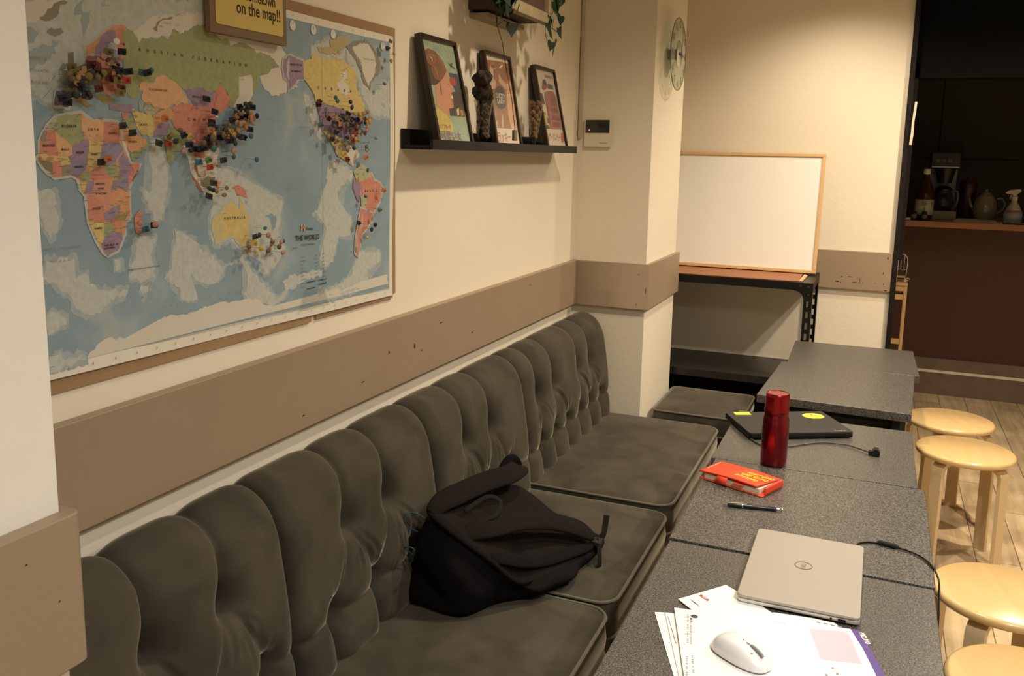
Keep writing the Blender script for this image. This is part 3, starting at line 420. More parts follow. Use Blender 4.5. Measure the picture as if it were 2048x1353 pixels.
PINS=[('f','navy',11201,16831,0),('f','navy',11053,16608,3),('f','navy',11114,16524,3),('f','navy',11353,16533,3),('f','navy',11671,16541,3),('f','dred',10956,16393,3),('f','dred',11181,16255,3),('f','dred',10699,16206,5),('f','dred',10566,16573,2),('f','navy',10206,16243,2),('f','navy',10325,16216,5),('f','navy',10052,15950,4),('f','navy',9954,16017,4),('f','olive',10188,16401,1),('f','red',11309,16384,3),('f','teal',11657,16537,3),('f','navy',13187,16208,28),('f','navy',13306,15971,12),('f','navy',14099,16113,11),('f','navy',13309,15782,12),('f','navy',13754,15834,12),('f','navy',14186,15990,11),('f','navy',14249,15907,11),('f','navy',14293,15684,11),('f','navy',13271,15494,13),('f','navy',13489,15491,14),('f','navy',13762,15464,14),('f','navy',12977,15300,13),('f','navy',12491,15522,10),('f','navy',12604,15350,10),('f','navy',14117,15918,11),('f','navy',14331,15963,11),('f','teal',12917,15039,15),('f','char',13531,15072,16),('f','char',13193,14649,17),('f','char',13121,14401,17),('f','char',11909,15369,6),('f','red',13100,14940,15),('f','red',12191,15367,10),('f','green',13107,15080,15),('f','yellow',12668,15503,10),('f','char',10708,15031,7),('f','char',11111,15631,6),('f','char',11356,15523,6),('f','orange',10807,15088,6),('f','navy',11709,13944,8),('f','teal',11569,13871,8),('f','orange',12057,15786,9),('f','navy',19663,17863,29),('f','navy',16757,16308,21),('f','navy',17996,16038,22),('f','navy',17397,15717,24),('f','dred',17119,16013,21),('f','dred',16714,16370,20),('f','dred',17545,15843,21),('f','dred',17728,15096,24),('f','teal',16814,15856,21),('f','olive',17321,15513,24),('f','red',18064,15542,24),('f','red',18144,15711,24),('f','yellow',17582,15232,24),('f','yellow',18568,16062,23),('f','orange',18664,15155,25),('f','orange',19463,14314,26),('f','char',18336,13555,27),('f','char',14382,13524,18),('f','yellow',14345,13400,18),('b','teal',11819,16596,28),('b','teal',14430,15091,16),('b','teal',13722,15141,16),('b','teal',14287,15554,-1),('b','teal',13165,15286,13),('b','rose',13765,15252,16),('b','rose',12432,15229,10),('b','rose',12753,15409,13),('s','red',14327,16187,11),('s','red',13878,15492,14),('s','red',13317,14964,16),('b','teal',17200,16492,20),('b','teal',17388,16425,20),('b','teal',18660,14839,26),('b','char',17802,16429,20),('b','char',17925,16314,22),('b','char',17738,15609,24),('s','yellow',18614,15512,25),('s','yellow',18919,16112,23),('b','bronze',19429,16971,29),('b','bronze',19664,18030,29),('b','tan',19925,17756,29),('b','tan',19807,17569,29),('b','tan',18634,16249,23),('b','tan',18385,16194,22),('b','tan',18252,16049,22),('b','tan',18515,16088,22),('b','tan',18565,15851,23),('b','tan',18297,15547,25),('b','teal',14667,13688,18),('b','teal',18593,14193,26),('b','teal',15305,13367,19),('b','char',14546,13554,18),('b','char',18957,13476,27),('b','char',19283,13836,26),('b','char',18785,13371,27),('b','rose',14751,13538,19),('b','rose',15224,13358,19),('b','rose',15174,13137,19),('b','yellow',14316,13240,18),('b','yellow',18543,13190,27),('b','yellow',14503,13291,18),('b','green',19133,13843,26),('b','bronze',14940,13371,19),('b','bronze',14799,13210,19),('b','bronze',15040,13275,19),('b','bronze',14215,13338,18),('s','red',11192,16953,0),('b','white',11044,16980,0),('b','white',10859,16666,3),('b','white',10974,16671,3),('b','rose',10702,16713,0),('b','rose',11300,14011,7),('b','rose',11642,13969,8),('s','white',13398,15885,12),('s','white',13338,15883,12),('b','olive',10500,16442,2),('b','olive',10733,16457,2),('b','olive',10116,16370,1),('b','char',10314,16348,2),('b','olive',10365,16423,2),('b','tan',10214,16263,2),('f','olive',10484,16387,2),('f','char',10542,16495,2),('b','bronze',10112,16310,1),('b','tan',10224,16347,2),('b','tan',10294,16389,2),('b','olive',10697,16414,2),('b','olive',10383,16374,2),('f','bronze',10172,16501,1),('b','olive',10358,16412,2),('b','char',10471,16436,2),('b','char',10559,16472,2),('b','char',10732,16446,2),('b','tan',10341,16470,2),('b','bronze',10594,16374,2),('b','olive',10417,16372,2),('b','bronze',10532,16316,2),('b','olive',10734,16471,2),('b','olive',10882,16635,3),('b','dred',10869,16660,3),('b','dred',10614,16533,2),('f','rose',10788,16593,3),('f','bronze',10884,16797,0),('b','rose',11100,16727,0),('b','bronze',10983,16681,3),('f','rose',11020,16649,3),('b','rose',10665,16646,2),('b','olive',10430,16058,5),('b','char',10123,16071,4),('f','teal',10412,16175,5),('b','char',10191,16071,5),('f','char',10404,16074,5),('b','char',10244,16077,5),('f','olive',10199,16124,5),('b','char',10432,16160,5),('b','char',10442,16086,5),('f','olive',11152,16475,3),('f','olive',10761,16378,3),('f','rose',11047,16442,3),('f','olive',11041,16353,3),('f','olive',11067,16168,6),('f','dred',11056,16391,3),('b','orange',13932,15919,12),('b','tan',14406,15880,11),('b','bronze',13972,15963,11),('b','tan',14092,16004,11),('b','orange',14140,15710,11),('b','tan',14203,15791,11),('b','tan',14015,15806,11),('b','orange',14099,15758,11),('b','tan',14321,15797,11),('b','tan',13917,15795,12),('b','orange',14257,15925,11),('b','tan',14325,16016,11),('b','bronze',14126,15821,11),('b','orange',14357,15931,11),('b','tan',13942,15772,11),('b','tan',14255,15867,11),('b','tan',14267,15849,11),('b','bronze',14196,15833,11),('b','tan',14191,15858,11),('b','navy',14442,15952,11),('b','char',14196,16170,11),('b','char',14167,16018,11),('b','navy',14206,16100,11),('f','navy',14101,16036,11),('b','char',14361,16180,11),('f','navy',14416,16117,11),('b','char',14183,16010,11),('b','olive',13571,15632,12),('b','char',13526,15648,12),('b','olive',13673,15746,12),('f','char',13202,15711,12),('f','tan',13596,15543,14),('b','char',13579,15685,12),('b','char',13309,15690,12),('f','tan',13148,15633,12),('b','tan',13934,15662,11),('b','yellow',13872,15584,14),('f','yellow',13787,15633,14),('f','yellow',13637,15597,14),('f','char',13998,15546,14),('b','olive',13515,15669,12),('b','tan',13245,15660,12),('b','yellow',13250,15559,13),('b','tan',13651,15543,14),('b','bronze',13154,15483,13),('b','char',13664,15592,14),('f','char',13715,15506,14),('b','char',13654,15556,14),('b','char',13767,15404,14),('b','char',14020,15504,14),('f','bronze',13768,15535,14),('b','char',13491,15502,14),('b','bronze',13436,15552,14),('f','navy',14148,15519,14),('b','char',13177,15428,13),('f','bronze',13309,15387,13),('f','char',13083,15444,13),('f','char',13716,15439,14),('b','navy',12653,15243,10),('f','navy',12933,15272,13),('f','bronze',13186,15340,13),('b','bronze',13229,15368,13),('b','char',13147,15424,13),('f','navy',12839,15275,13),('b','navy',13187,15499,13),('b','navy',12874,15258,15),('b','bronze',12987,15387,13),('b','olive',13479,14549,17),('b','char',13025,14549,17),('b','char',13239,14510,17),('b','olive',13253,14489,17),('b','olive',13406,14412,17),('b','char',12283,15408,10),('b','olive',12172,15508,10),('b','bronze',12157,15472,10),('b','bronze',12406,15607,10),('b','yellow',18558,15962,23),('b','yellow',18294,16080,22),('b','yellow',18294,16179,22),('b','orange',18498,15961,22),('b','tan',18584,16213,23),('b','yellow',18582,16083,23),('b','tan',18563,16090,23),('b','orange',18807,16072,23),('b','yellow',18512,15994,22),('b','yellow',18305,16054,22),('b','yellow',18697,16008,23),('b','yellow',18241,16150,22),('f','bronze',17538,15953,21),('f','navy',17897,16156,22),('f','bronze',17801,16016,22),('f','char',17667,16101,21),('b','char',17549,16062,21),('f','navy',18441,16008,22),('b','char',17912,16005,22),('b','navy',18457,15978,22),('f','bronze',17802,16070,22),('f','navy',18163,16031,22),('b','bronze',18526,15718,25),('b','bronze',18334,15771,25),('b','dred',18058,15822,22),('b','red',18088,15895,22),('b','rose',17942,15643,24),('b','bronze',18154,15610,24),('b','rose',18513,15789,22),('b','red',18142,15812,22),('b','rose',18368,15704,25),('b','dred',18335,15958,22),('b','tan',17035,15618,24),('f','char',17955,15893,22),('f','tan',17388,16019,21),('f','rose',17172,16086,21),('f','rose',17492,15896,21),('f','char',17251,15555,24),('b','bronze',17264,15849,21),('b','bronze',17719,15902,22),('b','bronze',16986,16078,21),('b','char',17927,15366,24),('b','olive',17777,15307,24),('b','yellow',18073,15577,24),('b','olive',17593,15441,24),('b','teal',18596,15350,25),('b','tan',18553,15314,25),('b','tan',19101,15627,25),('b','teal',18574,15402,25)]
POSTERS={1:[('sea',[(236,759),(1779,883),(1749,109),(139,124)]),('yel',[(355,1057),(806,984),(1075,698),(1162,500),(1120,398),(141,391),(150,803)]),('navy',[(1479,2096),(2057,2112),(2095,1779),(2066,1570),(1706,1544),(1622,1894)]),('char',[(1482,1553),(2078,1597),(2132,1160),(2034,856),(1024,846),(1129,1102),(1481,1274)]),('char',[(104,2244),(634,2152),(933,1835),(650,1664),(176,1650)]),('skin',[(933,1835),(1390,2151),(1446,1879),(1557,1736),(1599,1562),(1355,1519),(1497,1453),(1338,1341),(1459,1222),(1406,1093),(1108,1051),(1039,747),(831,911),(365,1082),(487,1651)]),('hair',[(178,2563),(480,2683),(827,2638),(1055,2541),(1265,2389),(1390,2151),(1066,1896),(811,1800),(567,1853),(431,2035),(501,2212),(166,2274)]),('hair2',[(801,1775),(871,1682),(804,1380),(717,1497)]),('hair2',[(252,2427),(528,2543),(781,2522),(835,2393),(679,2267),(602,2271),(730,2394),(656,2472),(481,2489),(322,2411)]),('cream2',[(386,2418),(558,2461),(653,2398),(604,2315),(552,2314),(580,2386),(512,2424)]),('hair2',[(942,2528),(1060,2554),(1255,2363),(1314,2169),(1217,2135),(1130,2325)]),('hair2',[(599,2197),(714,2221),(828,1974),(732,1867)]),('red',[(1468,1931),(1773,1984),(1908,1893),(1823,1758),(1557,1736),(1462,1779)]),('dark',[(1525,2416),(1747,2338),(1991,2234),(1677,2305)]),('dark',[(1809,2421),(1828,2397),(1714,2258),(1666,2279)]),('dark',[(1305,1779),(1392,1774),(1333,1739)]),('white',[(1347,1430),(1457,1425),(1437,1335),(1344,1354)]),('cream',[(1559,1050),(1729,1111),(1671,903),(1543,871)]),('orange',[(1796,1063),(1966,1047),(1960,891),(1768,856)])],2:[('brown',[(170,2754),(565,2772),(1133,2807),(1582,2816),(2104,2805),(1996,1974),(1938,1094),(1830,625),(155,617),(149,1104),(144,1930)]),('cream2',[(501,2594),(791,2722),(947,2639),(818,2453),(835,2158),(607,1868),(294,1844),(206,2105),(358,2361)]),('cream2',[(1123,2432),(1244,2243),(1644,2099),(1722,1953),(1452,1932),(1010,2123)]),('hair2',[(1207,2665),(1491,2743),(1568,2600),(1329,2476)]),('white',[(1184,2600),(1486,2730),(1552,2699),(1306,2587)]),('hair',[(1703,2790),(2045,2825),(2035,2439),(1645,2455)]),('peach',[(1722,2309),(2075,2186),(2176,1365),(2057,685),(1490,613),(1394,1067),(1452,1578)]),('hair',[(537,2610),(777,2683),(915,2635),(855,2555),(600,2531)]),('char',[(895,1977),(1155,1997),(1367,1875),(1371,1623),(1328,1418),(1214,1286),(810,1226),(587,1300),(479,1515),(539,1765),(716,1914)]),('hair',[(244,2714),(524,2743),(345,2409),(172,2344)]),('brown',[(809,2428),(950,2441),(932,2166),(753,2102)]),('hair',[(718,2518),(846,2530),(717,2173),(621,2165)]),('hair2',[(1100,2803),(1226,2804),(1137,2558),(1039,2549)]),('hair2',[(240,1694),(507,1763),(394,1362),(202,1254)]),('hair2',[(659,1156),(819,1164),(680,785),(553,779)]),('hair2',[(1111,1179),(1309,1190),(1110,651),(979,646)]),('cream2',[(255,1061),(329,1065),(214,643),(133,640)]),('cream2',[(289,818),(432,873),(404,626),(253,632)]),('cream2',[(805,1039),(952,1096),(850,641),(657,635)])],3:[('pink',[(725,2093),(1266,2194),(1847,2200),(1979,1882),(2036,1127),(2072,761),(677,751),(837,928),(879,1567),(696,1897)]),('navy2',[(1255,2452),(1821,2436),(1849,2275),(1225,2253)]),('grey',[(1102,2778),(1849,2776),(1834,2674),(1114,2661)]),('char',[(231,2057),(558,2032),(636,1638),(219,1625),(109,1809)]),('dark2',[(1282,2084),(1324,2082),(1288,1899),(1246,1901)]),('dark2',[(1403,2083),(1445,2081),(1409,1897),(1367,1900)]),('dark2',[(1524,2082),(1567,2080),(1531,1895),(1488,1898)]),('dark2',[(1647,2080),(1689,2078),(1653,1894),(1611,1896)]),('dark2',[(1770,2079),(1813,2077),(1777,1892),(1734,1894)]),('dark2',[(1894,2078),(1938,2076),(1901,1890),(1858,1892)]),('dark2',[(1249,1823),(1291,1820),(1255,1638),(1213,1640)]),('dark2',[(1370,1820),(1412,1818),(1376,1635),(1334,1637)]),('dark2',[(1491,1818),(1534,1816),(1498,1632),(1455,1635)]),('dark2',[(1614,1816),(1656,1814),(1620,1629),(1577,1632)]),('dark2',[(1737,1814),(1780,1812),(1743,1626),(1700,1629)]),('dark2',[(1861,1812),(1904,1809),(1867,1624),(1824,1626)]),('dark2',[(1216,1561),(1258,1559),(1222,1376),(1181,1379)]),('dark2',[(1337,1558),(1379,1556),(1343,1373),(1301,1375)]),('dark2',[(1458,1555),(1500,1553),(1465,1369),(1422,1372)]),('dark2',[(1580,1552),(1623,1549),(1587,1365),(1544,1368)]),('dark2',[(1703,1549),(1746,1546),(1710,1361),(1667,1364)]),('dark2',[(1827,1546),(1871,1543),(1834,1358),(1791,1360)]),('dark2',[(1184,1300),(1225,1297),(1190,1115),(1148,1118)]),('dark2',[(1304,1296),(1346,1293),(1310,1110),(1268,1114)]),('dark2',[(1425,1292),(1467,1289),(1431,1106),(1389,1109)]),('dark2',[(1547,1288),(1590,1285),(1554,1101),(1511,1104)]),('dark2',[(1670,1284),(1713,1281),(1677,1097),(1634,1100)]),('dark2',[(1794,1280),(1837,1277),(1800,1092),(1757,1095)]),('dark2',[(1151,1039),(1192,1036),(1157,854),(1115,857)]),('dark2',[(1271,1034),(1313,1031),(1277,848),(1236,852)]),('dark2',[(1392,1029),(1434,1026),(1398,843),(1356,846)]),('dark2',[(1514,1025),(1557,1021),(1520,837),(1478,841)]),('dark2',[(1637,1020),(1680,1016),(1643,832),(1601,835)]),('dark2',[(1760,1015),(1804,1011),(1767,826),(1724,830)]),('brown',[(211,1336),(421,1347),(490,1278),(241,1261)]),('yel',[(254,1218),(500,1230),(554,1063),(396,886),(192,890)]),('navy2',[(475,1180),(651,1115),(683,971),(492,938)]),('char',[(186,878),(467,889),(647,762),(154,745)]),('red',[(637,2329),(1155,2395),(1140,2295),(769,2181),(587,2228)]),('char',[(773,2534),(1045,2594),(1119,2392),(685,2357)]),('red',[(1826,652),(2075,621),(1990,314),(1664,270)]),('dark2',[(1239,1859),(2049,1874),(2039,1856),(1230,1841)]),('dark2',[(1046,1478),(2001,1492),(1991,1474),(1037,1460)]),('dark2',[(867,1125),(1973,1150),(1963,1132),(858,1108)])]}
POSTER_TEXT=[(2, 'LUCKY', (570, 1595), (1315, 1594), (625, 1746), 'white'), (2, 'LADY', (628, 1414), (1249, 1414), (678, 1553), 'white'), (2, 'ラッキー', (277, 191), (1341, 214), (386, 489), 'red'), (3, 'ピンク・パンサー', (90, 346), (1622, 332), (225, 614), 'red'), (1, '可愛い女', (287, 164), (1569, 170), (387, 412), 'mauve'), (1, 'ハイアンターク', (197, 466), (981, 469), (247, 589), 'mauve')]
# ------------------------------------------------------------------ banquette units
def velvet_back(y0,y1,row1,row2,name_parent,seed=0):
    """tufted cushion: creases drop from a full puff to the buttons"""
    # side profile (x,z) of the creased surface and of the puffed surface, bottom -> top -> wall
    pr=[(-1.052,.395),(-1.055,.45),(-1.060,.53),(-1.070,.62),(-1.082,.70),(-1.094,.765),(-1.110,.800),(-1.135,.815),(-1.162,.808),(-1.185,.785)]
    pr=np.array(pr); seg=np.r_[0,np.cumsum(np.hypot(*np.diff(pr,axis=0).T))]; Ltot=seg[-1]
    ny=max(60,int((y1-y0)/.0045)); nt=110
    ys=np.linspace(y0,y1,ny); ts=np.linspace(0,Ltot,nt)
    # smooth interpolation by catmull through dense resample + blur
    tt=np.linspace(0,Ltot,600); X=np.interp(tt,seg,pr[:,0]); Z=np.interp(tt,seg,pr[:,1])
    ker=np.hanning(61); ker/=ker.sum()
    def bl(a):
        p=np.r_[2*a[0]-a[30:0:-1],a,2*a[-1]-a[-2:-32:-1]]; return np.convolve(p,ker,'valid')
    X,Z=bl(X),bl(Z); dX=np.gradient(X,tt);dZ=np.gradient(Z,tt); nl=np.hypot(dX,dZ); NX,NZ=dZ/nl,-dX/nl
    px,pz,nx,nz=[np.interp(ts,tt,q) for q in (X,Z,NX,NZ)]
    Y,T=np.meshgrid(ys,ts,indexing='ij')
    tz=lambda z: float(np.interp(z,Z[:420],tt[:420]))
    t1,t2=tz(.697),tz(.535)
    segs=[]   # (ya,ta,yb,tb,width,depth,sharp)
    for b in row1: segs.append((b,t1,b+.004,Ltot+.05,.074,1.0))
    for b in row2: segs.append((b,-.1,b,t2,.060,.85))
    for a in row1:
        for b in row2:
            if abs(a-b)<.115: segs.append((a,t1,b,t2,.045,.26))
    r2s=sorted(row2)
    for a,b in zip([y0-.02]+r2s,r2s+[y1+.02]): segs.append((a,t2-.006,b,t2-.006,.040,.20))
    def dist(s):
        ya,ta,yb,tb=s[:4]; vy,vt=yb-ya,tb-ta; L2=vy*vy+vt*vt
        u=np.clip(((Y-ya)*vy+(T-ta)*vt)/L2,0,1); return np.hypot(Y-ya-u*vy,T-ta-u*vt)
    H=np.ones_like(Y)
    for s in segs:
        d=np.clip(dist(s)/s[4],0,1); prof=np.sqrt(np.clip(1-(1-d)**(2.7 if s[5]>.6 else 2),0,1))
        dep=s[5]
        if s[3]>Ltot: dep=dep*(1-.50*np.clip((T-t1)/(Ltot*.80-t1),0,1))   # the pleat grows shallow over the rolled top
        H=np.minimum(H,1-dep*(1-prof))
    # soft min blur
    for b,t in [(b,t1) for b in row1]+[(b,t2) for b in row2]:
        d=np.hypot(Y-b,(T-t)*.9); H-= .45*np.exp(-(d/.026)**2)+.22*np.exp(-(d/.055)**2)
    # unit ends roll back to the seam
    de=np.clip(np.minimum(Y-y0,y1-Y)/.05,0,1); ends=np.sqrt(np.clip(1-(1-de)**2,0,1))
    H=H*(1-.35*np.clip((.045-T)/.045,0,1)**2)-.55*(1-ends)*(1-.35*np.clip((T-t1)/(Ltot-t1),0,1))
    # gathered wrinkles between the two button rows
    rr=random.Random(seed)
    wr=np.zeros_like(Y)
    for b in row1:
        for k in range(5):
            a=rr.uniform(-.5,.75); ln=rr.uniform(.06,.13); ya=b+.012*math.sin(a)*3; ta=t1-.022
            yb=ya+ln*math.sin(a); tb=ta-ln*math.cos(a); s=(ya,ta,yb,tb)
            d=dist(s); u=np.clip(((Y-ya)*(yb-ya)+(T-ta)*(tb-ta))/(ln*ln),0,1)
            wr-=rr.uniform(.03,.08)*np.exp(-(d/.0042)**2)*np.sin(np.pi*np.clip(u*.9+.1,0,1))
            wr+=.05*np.exp(-((d-.009)/.005)**2)*np.sin(np.pi*np.clip(u*.9+.1,0,1))
    for b in row2:
        for k in range(4):
            a=rr.uniform(-.7,.5); ln=rr.uniform(.05,.11); ya=b; ta=t2+.018
            yb=ya+ln*math.sin(a); tb=ta+ln*math.cos(a); s=(ya,ta,yb,tb)
            d=dist(s); u=np.clip(((Y-ya)*(yb-ya)+(T-ta)*(tb-ta))/(ln*ln),0,1)
            wr-=rr.uniform(.02,.06)*np.exp(-(d/.004)**2)*np.sin(np.pi*np.clip(u*.9+.1,0,1))
    H=H+wr
    fade=np.clip((Ltot-ts)/.06,0,1); H=(H*.062+.0)*(.25+.75*np.sqrt(fade))[None,:]
    # one blur pass for soft cloth
    K=H.copy(); K[1:-1,1:-1]=(H[1:-1,1:-1]*2+H[:-2,1:-1]+H[2:,1:-1]+H[1:-1,:-2]+H[1:-1,2:])/6; H=K
    PX=px[None,:]+nx[None,:]*H; PZ=pz[None,:]+nz[None,:]*H
    PX=np.maximum(PX,-1.1965)
    g=G(); g.grid([[(PX[i,j],ys[i],PZ[i,j]) for j in range(nt)] for i in range(ny)])
    n0=len(g.v)
    for i,sgn in ((0,1),(ny-1,-1)):   # close the ends
        ring=[(PX[i,j],ys[i],PZ[i,j]) for j in range(nt)]
        g.poly(ring+[(-1.196,ys[i],.76),(-1.196,ys[i],.395)])
    g.poly([(-1.196,y0,.395),(-1.196,y1,.395),(-1.196,y1,.76),(-1.196,y0,.76)])
    g.keep=0; o=g.obj('backrest',velvetm,name_parent,smooth=True,angle=75)
    for b,z,row in [(b,.697,t1) for b in row1]+[(b,.535,t2) for b in row2]:
        i=int(np.argmin(abs(ys-b))); j=int(np.argmin(abs(ts-row)))
        bx,bz=PX[i,j],PZ[i,j]
        h=G().lathe([(.0,.006),(.006,.0055),(.0095,.003),(.0105,0),(.0095,-.002)],(bx+.001,b,bz),16,ax=0); h.noflip=0
        h.obj('button',velvetm,o,smooth=True)
    return o
def rrect(x0,x1,y0,y1,r,n=6):
    """rounded outline; r = (x0y0, x1y0, x1y1, x0y1)"""
    out=[]
    for (cx,cy,a0,rr) in ((x0+r[0],y0+r[0],180,r[0]),(x1-r[1],y0+r[1],270,r[1]),(x1-r[2],y1-r[2],0,r[2]),(x0+r[3],y1-r[3],90,r[3])):
        for k in range(n+1):
            a=R(a0+90*k/n); out.append((cx+rr*math.cos(a),cy+rr*math.sin(a)))
    return out
def seat_cushion(parent,x0,x1,y0,y1,z0,z1,crown=.014,r=(.012,.055,.055,.012),dent=0):
    out=rrect(x0,x1,y0,y1,r,8); cx,cy=(x0+x1)/2,(y0+y1)/2; n=len(out)
    rings=[]
    sc_=lambda f:[(cx+(x-cx)*f,cy+(y-cy)*f) for x,y in out]
    def ring(ins,z):
        rr=[]
        for x,y in out:
            dx,dy=x-cx,y-cy; hx,hy=(x1-x0)/2,(y1-y0)/2
            rr.append((cx+dx*(1-ins/hx),cy+dy*(1-ins/hy),z))
        return rr
    rings=[ring(.004,z0),ring(0,z0+.01),ring(-.004,(z0+z1)/2),ring(0,z1-.008),ring(.004,z1)]
    for f in (.012,.03,.06,.10,.15,.2):
        k=min(1,f/.15); rings.append(ring(f*.9,z1+crown*math.sin(min(1,k)*math.pi/2)))
    last=rings[-1]
    g=G(); g.grid([r_ for r_ in rings],wrap=True)
    g.poly(rings[0][::-1]); b=len(g.v); g.v.append((cx,cy,z1+crown*1.02)); m=len(rings)*n
    base=(len(rings)-1)*n
    for k in range(n): g.f.append((base+k,base+(k+1)%n,b)); g.m.append(0)
    o=g.obj('seat_cushion',velvetm,parent,smooth=True,angle=60)
    t=G().tube([(x,y,z1-.001) for x,y,_ in ring(-.001,0)],.0042,8,closed=True); t.obj('piping',pipem,o,smooth=True,angle=0)
    t=G().tube([(x,y,z0+.004) for x,y,_ in ring(-.001,0)],.0042,8,closed=True); t.obj('piping',pipem,o,smooth=True,angle=0)
    return o
basem=mat('dark_seat_base',(.02,.017,.013),.8)
def banquette(y0,y1,row1,row2,z1,label,seed,grp):
    t=thing('banquette_seat',label,'sofa',(-1.1,(y0+y1)/2,0),grp)
    velvet_back(y0+.002,y1-.002,row1,row2,t,seed)
    seat_cushion(t,-1.058,-.535,y0+.0095,y1-.0095,z1-.105,z1)
    G().box(-1.19,-.565,y0+.006,y1-.006,.03,z1-.106).obj('base',basem,t,bevel=.006)
    G().box(-1.19,-1.06,y0+.006,y1-.006,z1-.106,.40).obj('back_board',basem,t)
    for yy in (y0+.05,y1-.05):
        for xx in (-1.15,-.61): G().box(xx-.015,xx+.015,yy-.015,yy+.015,0,.03).obj('leg',black,t)
    return t
BG='tufted velvet banquette seats along the wall'
banquette(.745,1.345,[1.0,1.180],[.915,1.09,1.265],.415,'grey velvet banquette seat nearest the camera, its back cut by the white pillar',1,BG)
banquette(1.345,1.975,[1.575,1.748],[1.487,1.662,1.835],.415,'grey velvet banquette seat in front of the backpack, empty cushion at the bottom edge',2,BG)
banquette(1.975,2.62,[2.185,2.36],[2.10,2.275,2.45],.418,'grey velvet banquette seat whose cushion carries the black backpack',3,BG)
banquette(2.62,3.548,[2.75,2.915,3.19,3.335],[2.75,2.885,3.025,3.165,3.30,3.435],.432,'widest grey velvet banquette seat, six tufts low down, beside the column',4,BG)
# loose seat behind the column
t=thing('bench_seat','low grey velvet bench seat without a back behind the white column','bench',(-.66,3.9,0))
seat_cushion(t,-.855,-.47,3.70,4.135,.335,.425,crown=.010,r=(.03,.03,.03,.03))
G().box(-.835,-.49,3.72,4.115,.02,.334).obj('base',basem,t,bevel=.006)
for yy in (3.74,4.09):
    for xx in (-.82,-.505): G().box(xx-.015,xx+.015,yy-.015,yy+.015,0,.02).obj('leg',black,t)
# ------------------------------------------------------------------ tables
def table(x0,x1,y0,y1,z,rot,label,rz_th=.03):
    t=thing('cafe_table',label,'table',((x0+x1)/2,(y0+y1)/2,0),'dark speckled cafe tables pushed together in a row')
    cx,cy=(x0+x1)/2,(y0+y1)/2
    o=G().box(x0,x1,y0,y1,z-rz_th,z).obj('tabletop',tablem,t,bevel=.0025)
    for sx in (-1,1):
        for sy in (-1,1):
            px,py=cx+sx*((x1-x0)/2-.045),cy+sy*((y1-y0)/2-.045)
            l=G().box(px-.014,px+.014,py-.014,py+.014,0.01,z-rz_th).obj('leg',black,t,bevel=.002)
            G().lathe([(.017,0),(.017,.01),(.012,.012)],(px,py,0),12).obj('foot',blackmatt,l)
    G().box(x0+.05,x1-.05,y0+.05,y1-.05,z-rz_th-.025,z-rz_th).obj('apron',black,t)
    G().box(x0+.02,x1-.02,y0+.03,y1-.02,z-.150,z-.138).obj('under_shelf',black,t)
    t.rotation_euler=(0,0,R(rot)); return t
table(-.366,.160,1.215,1.808,.700,0,'dark speckled table nearest the camera, under the silver laptop and papers')
table(-.368,.165,1.818,2.383,.701,-.35,'dark speckled table carrying the orange notebook and the pen')
table(-.378,.150,2.390,2.905,.700,0,'dark speckled table under the black laptop')
table(-.335,.168,3.105,3.685,.705,-2.6,'dark speckled empty table behind the black laptop, its near edge catching light')
table(-.305,.195,3.700,4.190,.700,1.0,'farthest dark speckled table, empty, in front of the dark doorway')
# ------------------------------------------------------------------ stools
def make_stool(label):
    t=thing('round_stool',label,'stool',(0,0,0),'round birch stools beside the tables')
    g=G(); r=.175; z0,z1=.418,.445
    prof=[(0,z0),(r-.012,z0),(r-.004,z0+.004),(r,z0+.011),(r-.0005,z1-.009),(r-.004,z1-.003),(r-.011,z1),(0,z1)]
    g.lathe(prof,n=96).obj('seat',birch,t,smooth=True,angle=50)
    for k in range(4):
        a=R(45+90*k+7); c,s=math.cos(a),math.sin(a); th=.017; w=.024; ro=.166
        pts=[]; # outer profile in (radial,z)
        outer=[(.06,z0)]; inner=[(.06,z0-th)]
        for q in range(0,91,10):
            b=R(q); outer.append((ro-.045+.045*math.sin(b),z0-.045+.045*math.cos(b))); inner.append((ro-.045+(.045-th)*math.sin(b),z0-.045+(.045-th)*math.cos(b)))
        outer.append((ro+.006,0)); inner.append((ro+.006-th,0))
        pl=outer+inner[::-1]; g=G(); n=len(pl)
        def W(p,sd): return (p[0]*c-sd*w*s,p[0]*s+sd*w*c,p[1])
        vs=[W(p,-1) for p in pl]+[W(p,1) for p in pl]
        no=len(outer); fs=[(i,(i+1)%n,n+(i+1)%n,n+i) for i in range(n)]
        for i in range(no-1): fs.append((i,i+1,n-2-i,n-1-i)); fs.append((n+i,n+n-1-i,n+n-2-i,n+i+1))
        g.add(vs,fs); g.obj('leg',birchleg,t,bevel=.0015)
    return t
def copy_tree(o,parent=None):
    c=o.copy(); col.objects.link(c)
    if parent: c.parent=parent
    for ch in list(o.children): copy_tree(ch,c)
    return c
s0=make_stool('pale birch stool standing clear, its bentwood legs in view, third from the camera')
s0.location=(.380,3.655,0)
for (x,y,rz,l) in ((.352,4.075,20,'farthest round birch stool, seat half hidden behind the one in front'),(.378,2.43,10,'round birch stool beside the silver laptop charger cable'),(.384,1.985,-15,'round birch stool at the bottom right corner, closest to the camera')):
    s=copy_tree(s0); s.location=(x,y,0); s.rotation_euler=(0,0,R(rz)); s['label']=l
